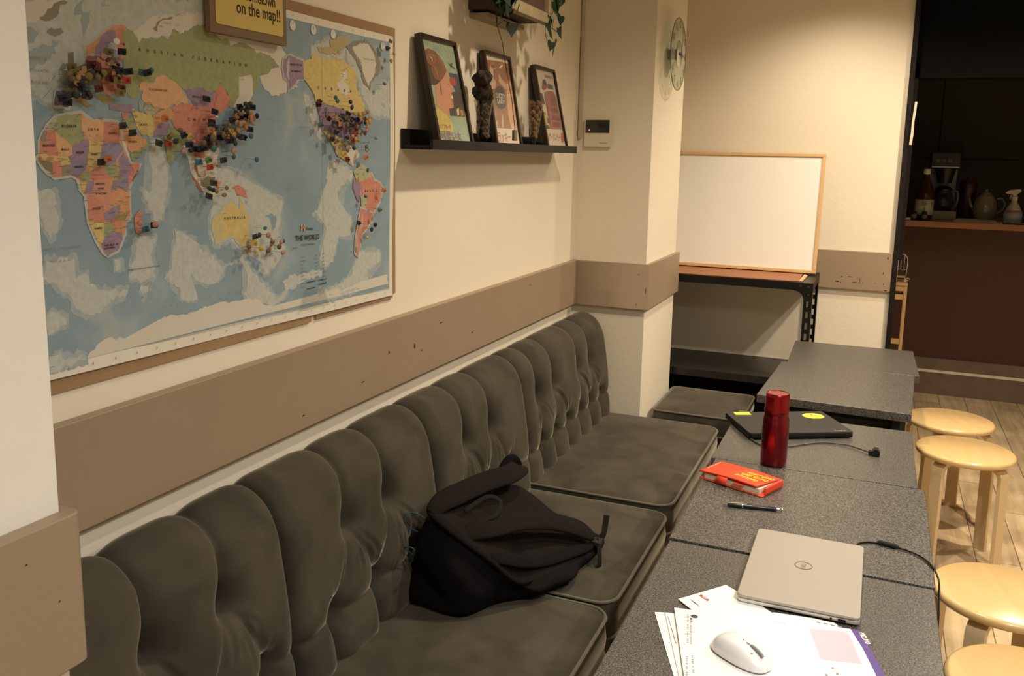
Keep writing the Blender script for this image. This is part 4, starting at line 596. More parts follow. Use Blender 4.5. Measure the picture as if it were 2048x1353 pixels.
# ------------------------------------------------------------------ world map on its cardboard
MC={'sh':(.50,.53,.49),'mid':(.36,.43,.45),'bl':(.25,.34,.40),'bl2':(.33,.39,.40),'cr':(.72,.68,.58),'O':(.66,.34,.17),'Ol':(.72,.42,.22),'R':(.62,.25,.18),'Rl':(.64,.31,.22),'P':(.33,.24,.33),'P2':(.30,.27,.38),'Pd2':(.28,.22,.33),'Pd':(.17,.11,.15),
 'G':(.34,.37,.18),'Gl':(.45,.46,.30),'Gd':(.20,.20,.11),'Y':(.66,.52,.20),'Yd':(.32,.25,.09),'Yd2':(.46,.38,.20),'Bn':(.33,.15,.09),'bg':(.27,.25,.20),'ink':(.04,.035,.035),'white':(.80,.78,.70),'hema':(.68,.33,.25),'line':(.22,.25,.26)}
MC={k:tuple(q*(.9 if k in('O','Ol','R','Rl','Y','P','P2','G','Gl','Pd2') else (.86 if k in('cr','white') else .95)) for q in v) for k,v in MC.items()}; MC['halo']=(.46,.48,.44); mk=list(MC); 
def oceanmat():
    m=mat('map_ocean',(.3,.4,.45),.6); N,L,b=nodes(m); tc=N.new('ShaderNodeTexCoord'); n=N.new('ShaderNodeTexNoise'); n.inputs['Scale'].default_value=6; n.inputs['Detail'].default_value=9; n.inputs['Roughness'].default_value=.62; n.inputs['Distortion'].default_value=.5
    L.new(tc.outputs['Object'],n.inputs['Vector']); r=N.new('ShaderNodeValToRGB'); e=r.color_ramp.elements
    e[0].position=.35; e[0].color=(.21,.30,.36,1); e[1].position=.56; e[1].color=(.25,.34,.395,1)
    q=e.new(.63); q.color=(.31,.39,.42,1); q=e.new(.70); q.color=(.38,.42,.39,1)
    L.new(n.outputs['Fac'],r.inputs[0]); L.new(r.outputs[0],b.inputs['Base Color']); return m
wm=thing('world_map','large paper world map with coloured countries pinned on cardboard on the wall','map',(-1.198,1.45,1.5))
g=G().box(-1.1995,-1.193,.86,2.043,1.150,1.845).box(-1.1995,-1.1935,.86,1.66,1.136,1.150).box(-1.1995,-1.1935,1.68,2.03,1.139,1.152)
g.obj('cardboard_backing',mat('cardboard',(.33,.21,.11),.85,var=.12,vscale=12),wm)
# sheet with a slight sag and waves
def sheet_x(y,z): return -1.1895+.0022*math.sin((y-.9)*9)*math.cos((z-1.2)*5)+(.006*max(0,(y-1.93)/.1)**2*(.5+.5*math.sin(z*9)))
def zbot(y): return 1.161-(y-.968)*.0125
NY,NZ=90,50; g=G()
for a,bm_ in ((0,0),):
    g.grid([[(sheet_x(y,z),y,z) for z in [zbot(y)+(1.822-zbot(y))*j/NZ for j in range(NZ+1)]] for y in [.87+(2.022-.87)*i/NY for i in range(NY+1)]])
g.noflip=1; sheet=g.obj('map_sheet',mat('map_paper',(.74,.70,.60),.55),wm,smooth=True,angle=0)
def mland(g,col_,pts,off):
    g.poly([(sheet_x(y,z)+off,y,z) for y,z in pts],mk.index(col_))
def fract(pts,rough,seed):
    rr=random.Random(seed); out=[]
    n=len(pts)
    for i in range(n):
        a=pts[i];b=pts[(i+1)%n]; L_=math.hypot(b[0]-a[0],b[1]-a[1]); k=max(1,int(L_/.006)); out.append(a)
        for j in range(1,k):
            t=j/k; nx,ny=-(b[1]-a[1])/L_,(b[0]-a[0])/L_; d=rr.uniform(-1,1)*.0011*rough
            out.append((a[0]+(b[0]-a[0])*t+nx*d,a[1]+(b[1]-a[1])*t+ny*d))
    return out
def clip(pts,y0,y1,z0,z1):
    def cl(p,f,inter):
        o=[]
        for i in range(len(p)):
            a,b=p[i-1],p[i]
            if f(b):
                if not f(a): o.append(inter(a,b))
                o.append(b)
            elif f(a): o.append(inter(a,b))
        return o
    for ax,v,s in ((0,y0,1),(0,y1,-1),(1,z0,1),(1,z1,-1)):
        if not pts: return pts
        pts=cl(pts,lambda p:(p[ax]-v)*s>=0,lambda a,b:tuple(a[k]+(b[k]-a[k])*(v-a[ax])/(b[ax]-a[ax]) for k in (0,1)))
    return pts
# flat sea with fine grid, then land drawn as thin printed layers following the sheet
g=G(); g.grid([[(sheet_x(y,z)+.0003,y,z) for z in [zbot(y)+.022+(1.806-zbot(y)-.022)*j/NZ for j in range(NZ+1)]] for y in [.87+(2.006-.87)*i/NY for i in range(NY+1)]])
g.noflip=1; g.obj('printed_sea',oceanmat(),sheet,smooth=True,angle=0)
def tessel(pts):
    """triangulate and subdivide so that the print follows the curved sheet"""
    bm=bmesh.new(); vs=[bm.verts.new((0,y,z)) for y,z in pts]
    try: f=bm.faces.new(vs)
    except Exception: bm.free(); return [],[]
    bmesh.ops.triangulate(bm,faces=[f],ngon_method='EAR_CLIP')
    for _ in range(3):
        es=[e for e in bm.edges if e.calc_length()>.07]
        if not es: break
        bmesh.ops.subdivide_edges(bm,edges=es,cuts=1); bmesh.ops.triangulate(bm,faces=bm.faces[:])
    bm.verts.index_update(); V=[tuple(v.co) for v in bm.verts]; F=[tuple(v.index for v in f.verts) for f in bm.faces]; bm.free(); return V,F
g=G(); layer=0
for i,(c,rough,halo,pts) in enumerate(MAP_POLYS):
    P_=[(y/1e4,z/1e4) for y,z in pts]; layer+=1
    off=.0005+layer*.000012
    if halo:
        cy=sum(p[0] for p in P_)/len(P_); cz=sum(p[1] for p in P_)/len(P_)
        A=sum(P_[k-1][0]*P_[k][1]-P_[k][0]*P_[k-1][1] for k in range(len(P_))); sg=1 if A>0 else -1; H=[]
        for k in range(len(P_)):
            a,b=P_[k-1],P_[(k+1)%len(P_)]; dx,dy=b[0]-a[0],b[1]-a[1]; l=math.hypot(dx,dy)+1e-9
            H.append((P_[k][0]+sg*dy/l*.0048,P_[k][1]-sg*dx/l*.0048))
        V,F=tessel(clip(fract(H,.7,i+500),.87,2.006,zbot(1.6)+.026,1.806)); g.add([(sheet_x(v[1],v[2])+off-.000006,v[1],v[2]) for v in V],F,mk.index('halo'))
    if c=='sh':
        cy=sum(p[0] for p in P_)/len(P_); A=sum(P_[k-1][0]*P_[k][1]-P_[k][0]*P_[k-1][1] for k in range(len(P_))); sg=1 if A>0 else -1; H=[]
        for k in range(len(P_)):
            a,b=P_[k-1],P_[(k+1)%len(P_)]; dx,dy=b[0]-a[0],b[1]-a[1]; l=math.hypot(dx,dy)+1e-9; w__=.004+.008*((k*7)%5)/5
            H.append((P_[k][0]+sg*dy/l*w__,P_[k][1]-sg*dx/l*w__))
        V,F=tessel(clip(fract(H,5,i+700),.87,2.006,zbot(2.0)+.022,1.806)); g.add([(sheet_x(v[1],v[2])+.00045+i*.000001,v[1],v[2]) for v in V],F,mk.index('mid'))
    q=clip(fract(P_,4.5 if c in('sh','bl','bl2') else rough,i),.87,2.006,zbot(2.0)+.022 if c!='cr' else zbot(1.2)+.024,1.806)
    if len(q)>2:
        V,F=tessel(q); g.add([(sheet_x(v[1],v[2])+off,v[1],v[2]) for v in V],F,mk.index(c))
def mstrip(y0,z0,y1,z1,w,c='ink',off=.0025):
    dy,dz=y1-y0,z1-z0; l=math.hypot(dy,dz); ny,nz=-dz/l*w/2,dy/l*w/2
    g.poly([(sheet_x(y,z)+off,y,z) for y,z in ((y0+ny,z0+nz),(y0-ny,z0-nz),(y1-ny,z1-nz),(y1+ny,z1+nz))],mk.index(c))
OFFT=.0024
for s_,A,B,h,bold in MAP_TEXT:
    a=Vector((0,A[0]/1e4,A[1]/1e4)); b=Vector((0,B[0]/1e4,B[1]/1e4)); a.x=sheet_x(a.y,a.z)+OFFT; b.x=sheet_x(b.y,b.z)+OFFT
    u=(b-a).normalized(); v=Vector((1,0,0)).cross(u); 
    if v.z<0: v=-v
    W=(b-a).length; hh=h/1e4*(1.35 if bold==1 else 1.1); bold=min(2,bold*1.8); mm=mk.index('ink' if bold else 'line')
    nat=sum(.35*hh if ch==' ' else text_geo(ch,bold=bold)[2]*hh/.7 for ch in s_)
    if len(s_)<2 or nat+.08*hh*len(s_)>W: put_text(g,s_,a,u,v,width=W,height=hh,m=mm,bold=bold)
    else:
        gap=(W-nat)/(len(s_)-1); cx_=0
        for ch in s_:
            if ch==' ': cx_+=.35*hh+gap; continue
            a_,f_,w__,h__=text_geo(ch,bold=bold); k_=hh/.7
            g.add([a+u*(cx_+float(p[0])*k_)+v*(float(p[1])*k_) for p in a_],f_,mm); cx_+=w__*k_+gap
# publisher's letter mark beside its name
g.box(-1.1868,-1.1862,1.618,1.6225,1.352,1.366,mk.index('hema')).box(-1.1868,-1.1862,1.6285,1.633,1.350,1.364,mk.index('hema')).box(-1.1868,-1.1862,1.620,1.631,1.3565,1.3595,mk.index('hema'))
rr=random.Random(3)
for k in range(9):     # columns of the legend table
    z=1.292-k*.0085
    for y0,wd in ((1.615,.026),(1.668,.016),(1.697,.016)): mstrip(y0,z,y0+wd*rr.uniform(.4,1),z,.0010,'line')
for k in range(13):
    z=1.212-k*.0035; mstrip(1.628-.002*k,z,1.70+.002*k,z,.0007,'line')
for y,z in ((1.655,1.232),(1.70,1.232),(1.70,1.222),(1.655,1.217)): mstrip(y-.02,z,y+.012,z,.0018,'ink')
for k in range(420):   # coastal place names, rivers and cities as tiny strokes
    c,rough,halo,pts=MAP_POLYS[rr.randrange(45,len(MAP_POLYS))]; p=pts[rr.randrange(len(pts))]; y,z=p[0]/1e4+rr.uniform(-.012,.012),p[1]/1e4+rr.uniform(-.008,.008)
    if .9<y<1.99 and 1.18<z<1.79: mstrip(y,z,y+rr.uniform(.004,.013),z+rr.uniform(-.0005,.0005),.0007,'bg')
for y,z in ((1.615,1.45),(1.63,1.52),(1.60,1.6)): pass
mstrip(1.712,1.80,1.700,1.20,.0006,'line'); mstrip(1.66,1.58,1.62,1.58,.0005,'line')
for k in range(24): mstrip(.9+k*.047,zbot(.9+k*.047)+.010,.9+k*.047,zbot(.9+k*.047)+.014,.0015,'bg'); mstrip(.9+k*.047,1.812,.9+k*.047,1.816,.0015,'bg')
mstrip(.87,zbot(.87)+.021,2.006,zbot(2.006)+.021,.0008,'bg')
for y,z in MAP_CLOCKS:
    y/=1e4;z/=1e4; g.poly([(sheet_x(y,z)+.0022,y+.0105*math.cos(R(a)),z+.0105*math.sin(R(a))) for a in range(0,360,20)],mk.index('white'))
    mstrip(y,z,y+.002,z+.008,.0008,'ink',.0026)
g.noflip=1; g.keep=1
g.obj('printed_land',[mat('map_ink_'+k,MC[k],.6,var=.24 if k in('G','Y','O','R','P','Ol','sh','mid','Gl') else 0,vscale=95,detail=9) for k in mk],sheet)
# ------------------------------------------------------------------ map pins, each one a thing
PC={'navy':(.012,.014,.03),'char':(.03,.034,.035),'dred':(.10,.022,.015),'red':(.38,.05,.03),'orange':(.45,.17,.06),'olive':(.20,.15,.05),'yellow':(.50,.33,.06),'tan':(.36,.22,.11),'bronze':(.14,.10,.06),'rose':(.42,.20,.16),'teal':(.05,.13,.15),'green':(.10,.17,.05),'white':(.7,.68,.6)}
PN={'navy':'navy blue','char':'charcoal','dred':'dark red','red':'red','orange':'orange','olive':'olive','yellow':'yellow','tan':'tan','bronze':'bronze','rose':'rose','teal':'teal','green':'green','white':'white'}
KN={'f':'flag pin','b':'round headed pin','s':'tiny ball headed pin'}
rr=random.Random(11); protos={}
def pin_proto(kind,c):
    if (kind,c) in protos: return protos[(kind,c)].copy()
    g=G(); hm=mat('pin_'+c,PC[c],.6,spec=.3); n_=.026
    g.tube([(-n_,0,0),(0,0,0)],.00045,6,0)
    if kind=='f': g.box(-.0045,-.0037,-.0085,.0085,-.0055,.0055,1); g.lathe([(0,-.001),(.0022,0),(.0026,.002),(.0018,.0042),(0,.005)],(0,0,0),12,1,ax=0)
    elif kind=='b': g.lathe([(0,-.0015),(.0040,-.0012),(.0062,.0005),(.0064,.0018),(.0048,.0034),(0,.0042)],(0,0,0),18,1,ax=0,sx=1,sy=1)
    else: g.lathe([(0,-.0022),(.0014,-.0018),(.0023,0),(.0014,.0018),(0,.0022)],(0,0,0),14,1,ax=0)
    o=g.obj('map_pin',[mat('pin_steel',(.35,.33,.3),.3,1),hm],smooth=True,angle=45); protos[(kind,c)]=o; return o
for k,c,y,z,rg in PINS:
    first=(k,c) not in protos; o=pin_proto(k,c)
    if not first: col.objects.link(o)
    y/=1e4;z/=1e4; dx=rr.uniform(-.006,.006); x=-1.166+dx
    o.location=(x,y*(-x)/1.166 if False else y,z); o.rotation_euler=(rr.uniform(-.25,.25) if k=='f' else rr.uniform(-.5,.5),rr.uniform(-.18,.18),rr.uniform(-.18,.18))
    if k=='b': o.scale=(1,rr.uniform(.75,1.15),rr.uniform(.6,1.05))
    reg=REGN[rg] if rg>=0 else 'over the open sea'
    lab='%s %s stuck into the world map %s'%(PN[c],KN[k],reg)
    tag(o,lab,'pin',lab.replace('pin stuck','pins stuck'))
# ------------------------------------------------------------------ yellow sign over the map
sg=thing('hanging_sign','yellow sign with black hand lettering on a brown board, over the map','sign',(-1.17,1.443,1.85))
G().box(-1.180,-1.168,1.328,1.556,1.743,2.02).obj('sign_board',mat('sign_board_brown',(.20,.13,.075),.6),sg,bevel=.001)
g=G(); g.prism(rrect(1.3425,1.5425,1.760,2.005,(.006,)*4,4),-1.168,-1.1665,ax=0); card=g.obj('sign_card',mat('sign_yellow',(.62,.47,.14),.6),sg)
g=G()
put_text(g,'on the map!!',(-1.1662,1.400,1.788),(0,1,0),(0,0,1),width=.133,height=.0235,bold=1.2)
put_text(g,'Hometown',(-1.1662,1.420,1.815),(0,1,0),(0,0,1),width=.098,height=.021,bold=1.2)
put_text(g,'Pin your',(-1.1662,1.372,1.850),(0,1,0),(0,0,1),width=.12,height=.026,bold=1.2)
g.box(-1.1664,-1.1660,1.3775,1.3825,1.812,1.85).box(-1.1664,-1.1660,1.374,1.386,1.810,1.8135)
g.noflip=1; g.obj('lettering',mat('sign_ink',(.015,.01,.008),.5),card)
# ------------------------------------------------------------------ picture ledge with frames
lg=thing('picture_ledge','black wall ledge holding three framed posters','shelf',(-1.15,2.68,1.54))
g=G().box(-1.1985,-1.190,2.082,3.275,1.538,1.592).box(-1.190,-1.110,2.082,3.275,1.538,1.549).box(-1.110,-1.101,2.082,3.275,1.538,1.564)
g.obj('ledge',black,lg,bevel=.001)
PCc={'sea':(.32,.42,.33),'yel':(.55,.46,.13),'navy':(.05,.07,.12),'char':(.05,.05,.05),'skin':(.58,.28,.18),'hair':(.22,.09,.05),'hair2':(.30,.14,.08),'red':(.40,.07,.06),'dark':(.02,.03,.02),'dark2':(.20,.06,.07),'white':(.75,.72,.65),'cream':(.65,.55,.4),
 'orange':(.5,.2,.08),'brown':(.30,.14,.08),'cream2':(.55,.38,.26),'peach':(.62,.36,.22),'pink':(.42,.14,.15),'navy2':(.06,.09,.13),'grey':(.3,.24,.22),'mauve':(.28,.17,.20),'pale_green':(.33,.42,.31),'ivory':(.70,.62,.50)}
pk=list(PCc)
def poster_frame(idx,y0,wd,xb,label,bg):
    t=thing('framed_poster',label,'picture',(xb,y0+wd/2,1.552),None)
    A0=Vector((xb,0,1.552));A1=Vector((-1.175,0,1.852)); e_=(A1-A0).normalized(); n_=Vector((e_.z,0,-e_.x)); H=.303; bw=.011; th=.018
    off=A0+n_*0
    def Q(s,t_,d): p=A0+e_*t_+n_*d; return (p.x,y0+s,p.z)
    def qbox(g,s0,s1,t0,t1,d0,d1,m=0):
        vs=[Q(s,t_,d) for s in (s0,s1) for t_ in (t0,t1) for d in (d0,d1)]
        g.add(vs,[(0,1,3,2),(4,6,7,5),(0,4,5,1),(2,3,7,6),(0,2,6,4),(1,5,7,3)],m)
    T0=-.003
    g=G(); qbox(g,0,bw,T0,H,-th,0);qbox(g,wd-bw,wd,T0,H,-th,0);qbox(g,bw,wd-bw,H-bw,H,-th,0);qbox(g,bw,wd-bw,T0,T0+bw,-th,0); qbox(g,bw,wd-bw,T0+bw,H-bw,-th,-th+.003)
    g.obj('frame',dwood,t,bevel=.0012)
    g=G(); g.poly([Q(s,t_,-.008) for s,t_ in ((bw,T0+bw),(wd-bw,T0+bw),(wd-bw,H-bw),(bw,H-bw))],pk.index(bg)); k=0
    for c,pts in POSTERS[idx]:
        k+=1; q=clip([(s/1e4-POFF[idx],t_/1e4) for s,t_ in pts],bw,wd-bw,T0+bw,H-bw)
        if len(q)>2:
            V,F=tessel(q); g.add([Q(v[1],v[2],-.0079+k*.00006) for v in V],F,pk.index(c))
    for kk,s_,a,b,hh,c in POSTER_TEXT:
        if kk!=idx: continue
        a2=(a[0]/1e4-POFF[idx],a[1]/1e4); b2=(b[0]/1e4-POFF[idx],b[1]/1e4); h2=abs(hh[1]-a[1])/1e4
        ux=Vector(Q(b2[0],b2[1],0))-Vector(Q(a2[0],a2[1],0))
        if idx!=1 or True: put_text(g,s_,Q(a2[0],a2[1]-(.0 if idx!=9 else 0),-.0065),ux.normalized(),e_,width=ux.length,height=h2,m=pk.index(c),bold=.6)
    g.noflip=1; g.keep=1; g.obj('poster',[mat('print_'+q,PCc[q],.45,var=.35 if q in('hair','brown','cream2','peach','pale_green','sea','yel','char') else 0,vscale=70,detail=8) for q in pk],t)
    gl=G(); qbox(gl,bw,wd-bw,T0+bw,H-bw,-.0045,-.0035); 
    gl.obj('glazing',glassm,t)
    return t
def glass_mat(name,tint=(1,1,1),refl=.06,rough=.03):
    m=bpy.data.materials.new(name); m.use_nodes=True; N=m.node_tree.nodes; L=m.node_tree.links; N.clear()
    o=N.new('ShaderNodeOutputMaterial'); t=N.new('ShaderNodeBsdfTransparent'); t.inputs[0].default_value=(*tint,1); gl=N.new('ShaderNodeBsdfGlossy'); gl.inputs['Roughness'].default_value=rough
    f=N.new('ShaderNodeFresnel'); ge=N.new('ShaderNodeNewGeometry'); ma=N.new('ShaderNodeMath'); ma.operation='MULTIPLY_ADD'; ma.inputs[1].default_value=.69-1.45; ma.inputs[2].default_value=1.45
    L.new(ge.outputs['Backfacing'],ma.inputs[0]); L.new(ma.outputs[0],f.inputs[0]); mx=N.new('ShaderNodeMixShader'); L.new(f.outputs[0],mx.inputs[0]); L.new(t.outputs[0],mx.inputs[1]); L.new(gl.outputs[0],mx.inputs[2]); L.new(mx.outputs[0],o.inputs[0]); return m
glassm=glass_mat('picture_glass')
POFF={1:0,2:0,3:0}
poster_frame(1,2.140,.222,-1.109,'framed poster of a red-haired woman in profile, leftmost on the black ledge','pale_green')
poster_frame(2,2.556,.215,-1.121,'framed sepia poster reading LUCKY LADY in the middle of the ledge','ivory')
poster_frame(3,2.985,.218,-1.109,'framed white poster with a pink block, rightmost on the ledge','ivory')
# parfait glasses
tglass=glass_mat('clear_glass',(.93,.93,.9))
def parfait(loc,prof,label):
    t=thing('parfait_glass',label,'glass',loc)
    inner=[(max(r-.0018,.0005),h+.0015) for r,h in prof if h>=.022]
    g=G(); full=prof+inner[::-1]; g.lathe(full,loc,36); g.obj('bowl',tglass,t,smooth=True,angle=0)
    return t
zl=1.549
pf1=[(0,0),(.022,0),(.023,.002),(.010,.006),(.006,.011),(.007,.016),(.014,.024),(.019,.034),(.0195,.06),(.0215,.09),(.026,.12),(.029,.135),(.030,.140)]
parfait((-1.136,2.475,zl),pf1,'tall sundae glass filled with dark brown pods, left of the sepia poster')
pf2=[(0,0),(.020,0),(.021,.002),(.007,.006),(.005,.016),(.006,.030),(.011,.040),(.015,.06),(.020,.09),(.0245,.12),(.028,.150),(.0285,.165)]
parfait((-1.136,2.905,zl),pf2,'tapered sundae glass filled with tan nuts, between the second and third poster')
podm=mat('dried_pod_brown',(.022,.012,.007),.75,bump=.8,bscale=90,bdist=.003); nutm=mat('nut_shell',(.24,.12,.055),.5,var=.6,vscale=90)
def lump(name,loc,r,m,seed,sx=1,sy=1,sz=1,n=12,rough=.16):
    rr=random.Random(seed); g=G(); ph=[rr.uniform(0,6) for _ in range(6)]; arr=[]
    for i in range(n+1):
        th=math.pi*i/n; row=[]
        for j in range(n*2):
            p=2*math.pi*j/(n*2); d=1+rough*(math.sin(3*p+ph[0]+2*th)+.6*math.sin(5*p+ph[1])*math.sin(4*th+ph[2])+(.5*math.sin(9*p+7*th+ph[3])*math.sin(8*th+ph[4]) if n>20 else 0))*math.sin(th)*.7
            row.append((loc[0]+r*sx*d*math.sin(th)*math.cos(p),loc[1]+r*sy*d*math.sin(th)*math.sin(p),loc[2]+r*sz*d*math.cos(th)))
        arr.append(row)
    g.grid(arr,wrap=True); return g.obj(name,m,smooth=True,angle=0)
for i,(dz,r,sz,l) in enumerate([(.205,.026,.95,'topmost dark dried pod above the rim of the left sundae glass'),(.162,.030,.95,'dark dried pod resting in the rim of the left sundae glass')]):
    tag(lump('dried_pod',(-1.136+.002*i,2.472-.004*(i==0),zl+dz),r,podm,20+i,1,1,sz,26,.30),l,'dried pod')
for i in range(5):
    tag(lump('dried_pod',(-1.136+.003*math.cos(i*2.1),2.475+.003*math.sin(i*2.1),zl+.036+i*.021),.0135+.0008*i,mat('brown_pod_piece',(.05,.024,.012),.5,var=.6,vscale=70),40+i,1,1,.9,24,.45),'dark brown pod piece inside the left sundae glass','dried pod','pod pieces inside the left sundae glass')
rr=random.Random(8); k=0
for lay in range(9):
    h=.045+lay*.0135; rad=np.interp(h,[a[1] for a in pf2],[a[0] for a in pf2])-.008
    for q in range(2 if lay<3 else 3):
        a=lay*1.1+q*2*math.pi/(2 if lay<3 else 3); rr_=max(.0,rad*.75)
        tag(lump('nut',(-1.136+rr_*math.cos(a),2.905+rr_*math.sin(a),zl+h),.0088,nutm,60+k,1,.8,1.15,10,.3),'small tan nut inside the right sundae glass','nut','nuts in the right sundae glass'); k+=1
# ------------------------------------------------------------------ wall speaker with ivy
spk=thing('wall_speaker','weathered wooden wall speaker box with brown ribbed grille, ivy around it','speaker',(-1.13,2.66,2.1))
wpm=mat('peeling_paint',(.34,.28,.17),.6,var=.35,vscale=25); slatm=mat('grille_brown',(.16,.10,.07),.6)
Y0,Y1,Z0,Z1=2.485,2.815,1.955,2.33
G().box(-1.199,-1.075,Y0+.006,Y1-.006,Z0+.006,Z1-.006).obj('cabinet',mat('speaker_back',(.06,.04,.03),.7),spk)
g=G().box(-1.078,-1.050,Y0,Y1,Z0,Z0+.033).box(-1.078,-1.050,Y0,Y1,Z1-.033,Z1).box(-1.078,-1.050,Y0,Y0+.028,Z0+.033,Z1-.033).box(-1.078,-1.050,Y1-.022,Y1,Z0+.033,Z1-.033)
g.obj('front_frame',wpm,spk,bevel=.002)
g=G()
yy=Y0+.03
while yy<Y1-.026: g.box(-1.075,-1.066,yy,yy+.0045,Z0+.033,Z1-.033); yy+=.0078
g.obj('grille',slatm,spk)
G().box(-1.199,-1.135,2.50,2.79,1.938,1.953).obj('bracket',wpm,spk,bevel=.002)
leafm=mat('ivy_leaf',(.012,.032,.009),.55,spec=.3,var=.5,vscale=40); leafd=mat('ivy_leaf_dark',(.010,.018,.007),.6,spec=.3,var=.4,vscale=40); stemm=mat('ivy_stem',(.02,.018,.008),.6)  # second leaf green is darker, dealt out to leaves at random
def leaf(loc,size,rot,m,parent):
    prof=[(0,0),(.18,.10),(.38,.14),(.50,.02),(.50,-.22),(.36,-.52),(.14,-.82),(0,-1.05)]
    pts=prof+[(-x,y) for x,y in prof[-2:0:-1]]
    g=G(); c=[(0,0,-.35*size)]
    ring=[(.10*size*abs(x)**1.2+.06*size*math.sin(y*3),x*size,y*size) for x,y in pts]
    vs=[(-.03*size,0,-.35*size)]+ring; n=len(ring)
    fs=[(0,1+i,1+(i+1)%n) for i in range(n)]
    vs2=[(x-.0006,y,z) for x,y,z in vs]; 
    allv=vs+vs2; fs+= [(n+1,n+2+(i+1)%n,n+2+i) for i in range(n)]+[(1+i,n+2+i,n+2+(i+1)%n,1+(i+1)%n) for i in range(n)]
    E_=Matrix.Rotation(rot[2],3,'Z')@Matrix.Rotation(rot[1],3,'Y')@Matrix.Rotation(rot[0],3,'X')
    g.add([Vector(loc)+E_@Vector(p) for p in allv],fs); return g.obj('leaf',m,parent,smooth=True,angle=60)
def ivy(label,stem,leaves,seed,loc):
    t=thing('ivy_garland',label,'plant',loc); rr=random.Random(seed)
    for s_ in stem: G().tube(s_,.0011,6).obj('stem',stemm,t,smooth=True,angle=0)
    for (x,y,z,sz) in leaves: leaf((x,y,z),sz,(rr.uniform(-.6,.6),rr.uniform(-.3,.25),rr.uniform(-.9,.5)),leafm if rr.random()<.6 else leafd,t)
    return t
ivy('green ivy trailing from the right side of the wall speaker',[[(-1.06,2.83,2.2),(-1.045,2.85,2.08),(-1.05,2.83,2.0),(-1.06,2.79,1.95),(-1.06,2.785,1.93),(-1.055,2.79,1.905),(-1.05,2.815,1.897)],[(-1.05,2.84,2.0),(-1.045,2.88,1.985)],[(-1.055,2.81,1.95),(-1.05,2.87,1.94)],[(-1.05,2.815,1.898),(-1.05,2.84,1.902),(-1.05,2.85,1.893)]],
 [(-1.045,2.893,1.995,.036),(-1.048,2.905,1.982,.030),(-1.045,2.875,1.952,.036),(-1.045,2.812,1.898,.032),(-1.042,2.828,1.890,.034),(-1.045,2.852,1.912,.022),(-1.05,2.80,1.935,.030),(-1.05,2.785,1.958,.034),(-1.05,2.80,1.965,.032),(-1.045,2.82,1.972,.03),(-1.05,2.795,1.98,.03),(-1.045,2.86,2.045,.045),(-1.045,2.885,2.05,.04),(-1.045,2.92,2.085,.045),(-1.045,2.95,2.10,.045),(-1.045,2.87,2.09,.05),(-1.05,2.845,2.06,.045),(-1.045,2.835,2.03,.04),(-1.045,2.90,2.13,.05),(-1.05,2.86,2.13,.05),(-1.05,2.84,2.16,.05)],4,(-1.06,2.84,2.2))
ivy('dark ivy clump hanging off the left corner of the wall speaker',[[(-1.07,2.44,2.2),(-1.07,2.44,2.05),(-1.075,2.43,1.95),(-1.08,2.44,1.90)],[(-1.08,2.44,1.905),(-1.07,2.47,1.922),(-1.07,2.50,1.918)],[(-1.08,2.44,1.905),(-1.07,2.46,1.915)]],
 [(-1.06,2.505,1.915,.038),(-1.065,2.485,1.905,.026),(-1.06,2.525,1.918,.024)]+[(-1.050+.02*math.sin(i*3.1),2.395+.105*((i*37)%17)/17,1.955+.19*((i*53)%23)/23,.042) for i in range(40)],9,(-1.07,2.44,2.2))
# pull cord with its switch
t=thing('pull_cord','thin dark pull cord hanging from the speaker in front of the sepia poster','cord',(-1.095,2.5,1.95))
cp=[(-1.09,2.447,1.96),(-1.088,2.458,1.908),(-1.09,2.506,1.860),(-1.09,2.524,1.817),(-1.09,2.56,1.745),(-1.089,2.584,1.70),(-1.089,2.600,1.65),(-1.089,2.616,1.605)]
G().tube(cp,.0011,6).obj('cord',mat('cord_dark',(.03,.015,.01),.6),t,smooth=True,angle=0)
G().box(-1.094,-1.084,2.602,2.626,1.572,1.606).obj('switch',mat('switch_olive',(.17,.14,.08),.5),t,bevel=.002)
# ------------------------------------------------------------------ clock on the column
ck=thing('wall_clock','round clear glass wall clock with dark numerals on the column side','clock',(-.865,3.80,1.962))
CX,CY,CZ,CR=-.8375,3.800,1.962,.149
ctr=(CX,CY,CZ)
g=G().lathe([(0,-.0015),(CR,-.0015),(CR,.0015),(0,.0015)],ctr,72,ax=0); g.obj('glass_disc',glass_mat('clock_glass',(.86,.90,.84),rough=.05),ck)
G().tube([(CX,CY+CR*math.cos(R(a)),CZ+CR*math.sin(R(a))) for a in range(0,360,5)],.0018,6,closed=True).obj('rim',mat('clock_rim',(.10,.12,.09),.3,.4),ck,smooth=True,angle=0)
g=G(); 
g.lathe([(0,.0025),(.057,.0025),(.058,.004),(.050,.007),(0,.0085)],ctr,48,ax=0); g.obj('centre_plate',mat('brushed_clock_metal',(.55,.56,.5),.25,1),ck,smooth=True,angle=40)
G().lathe([(0,-.0435),(.022,-.0435),(.022,-.0015),(0,-.0015)],ctr,32,ax=0).obj('wall_mount',mat('clock_mount',(.3,.3,.27),.4),ck)
for hnum in range(1,13):
    a=R(90-30*hnum); yy,zz=CY+.122*math.cos(a),CZ+.122*math.sin(a); s_=str(hnum); wd=.018 if hnum<10 else .030
    g=G(); put_text(g,s_,(CX+.0022,yy-wd/2,zz-.013),(0,1,0),(0,0,1),width=wd if s_!='1' else .006,height=.028,bold=2)
    g.noflip=1; g.obj('numeral',mat('clock_numerals',(.02,.018,.014),.4),ck)
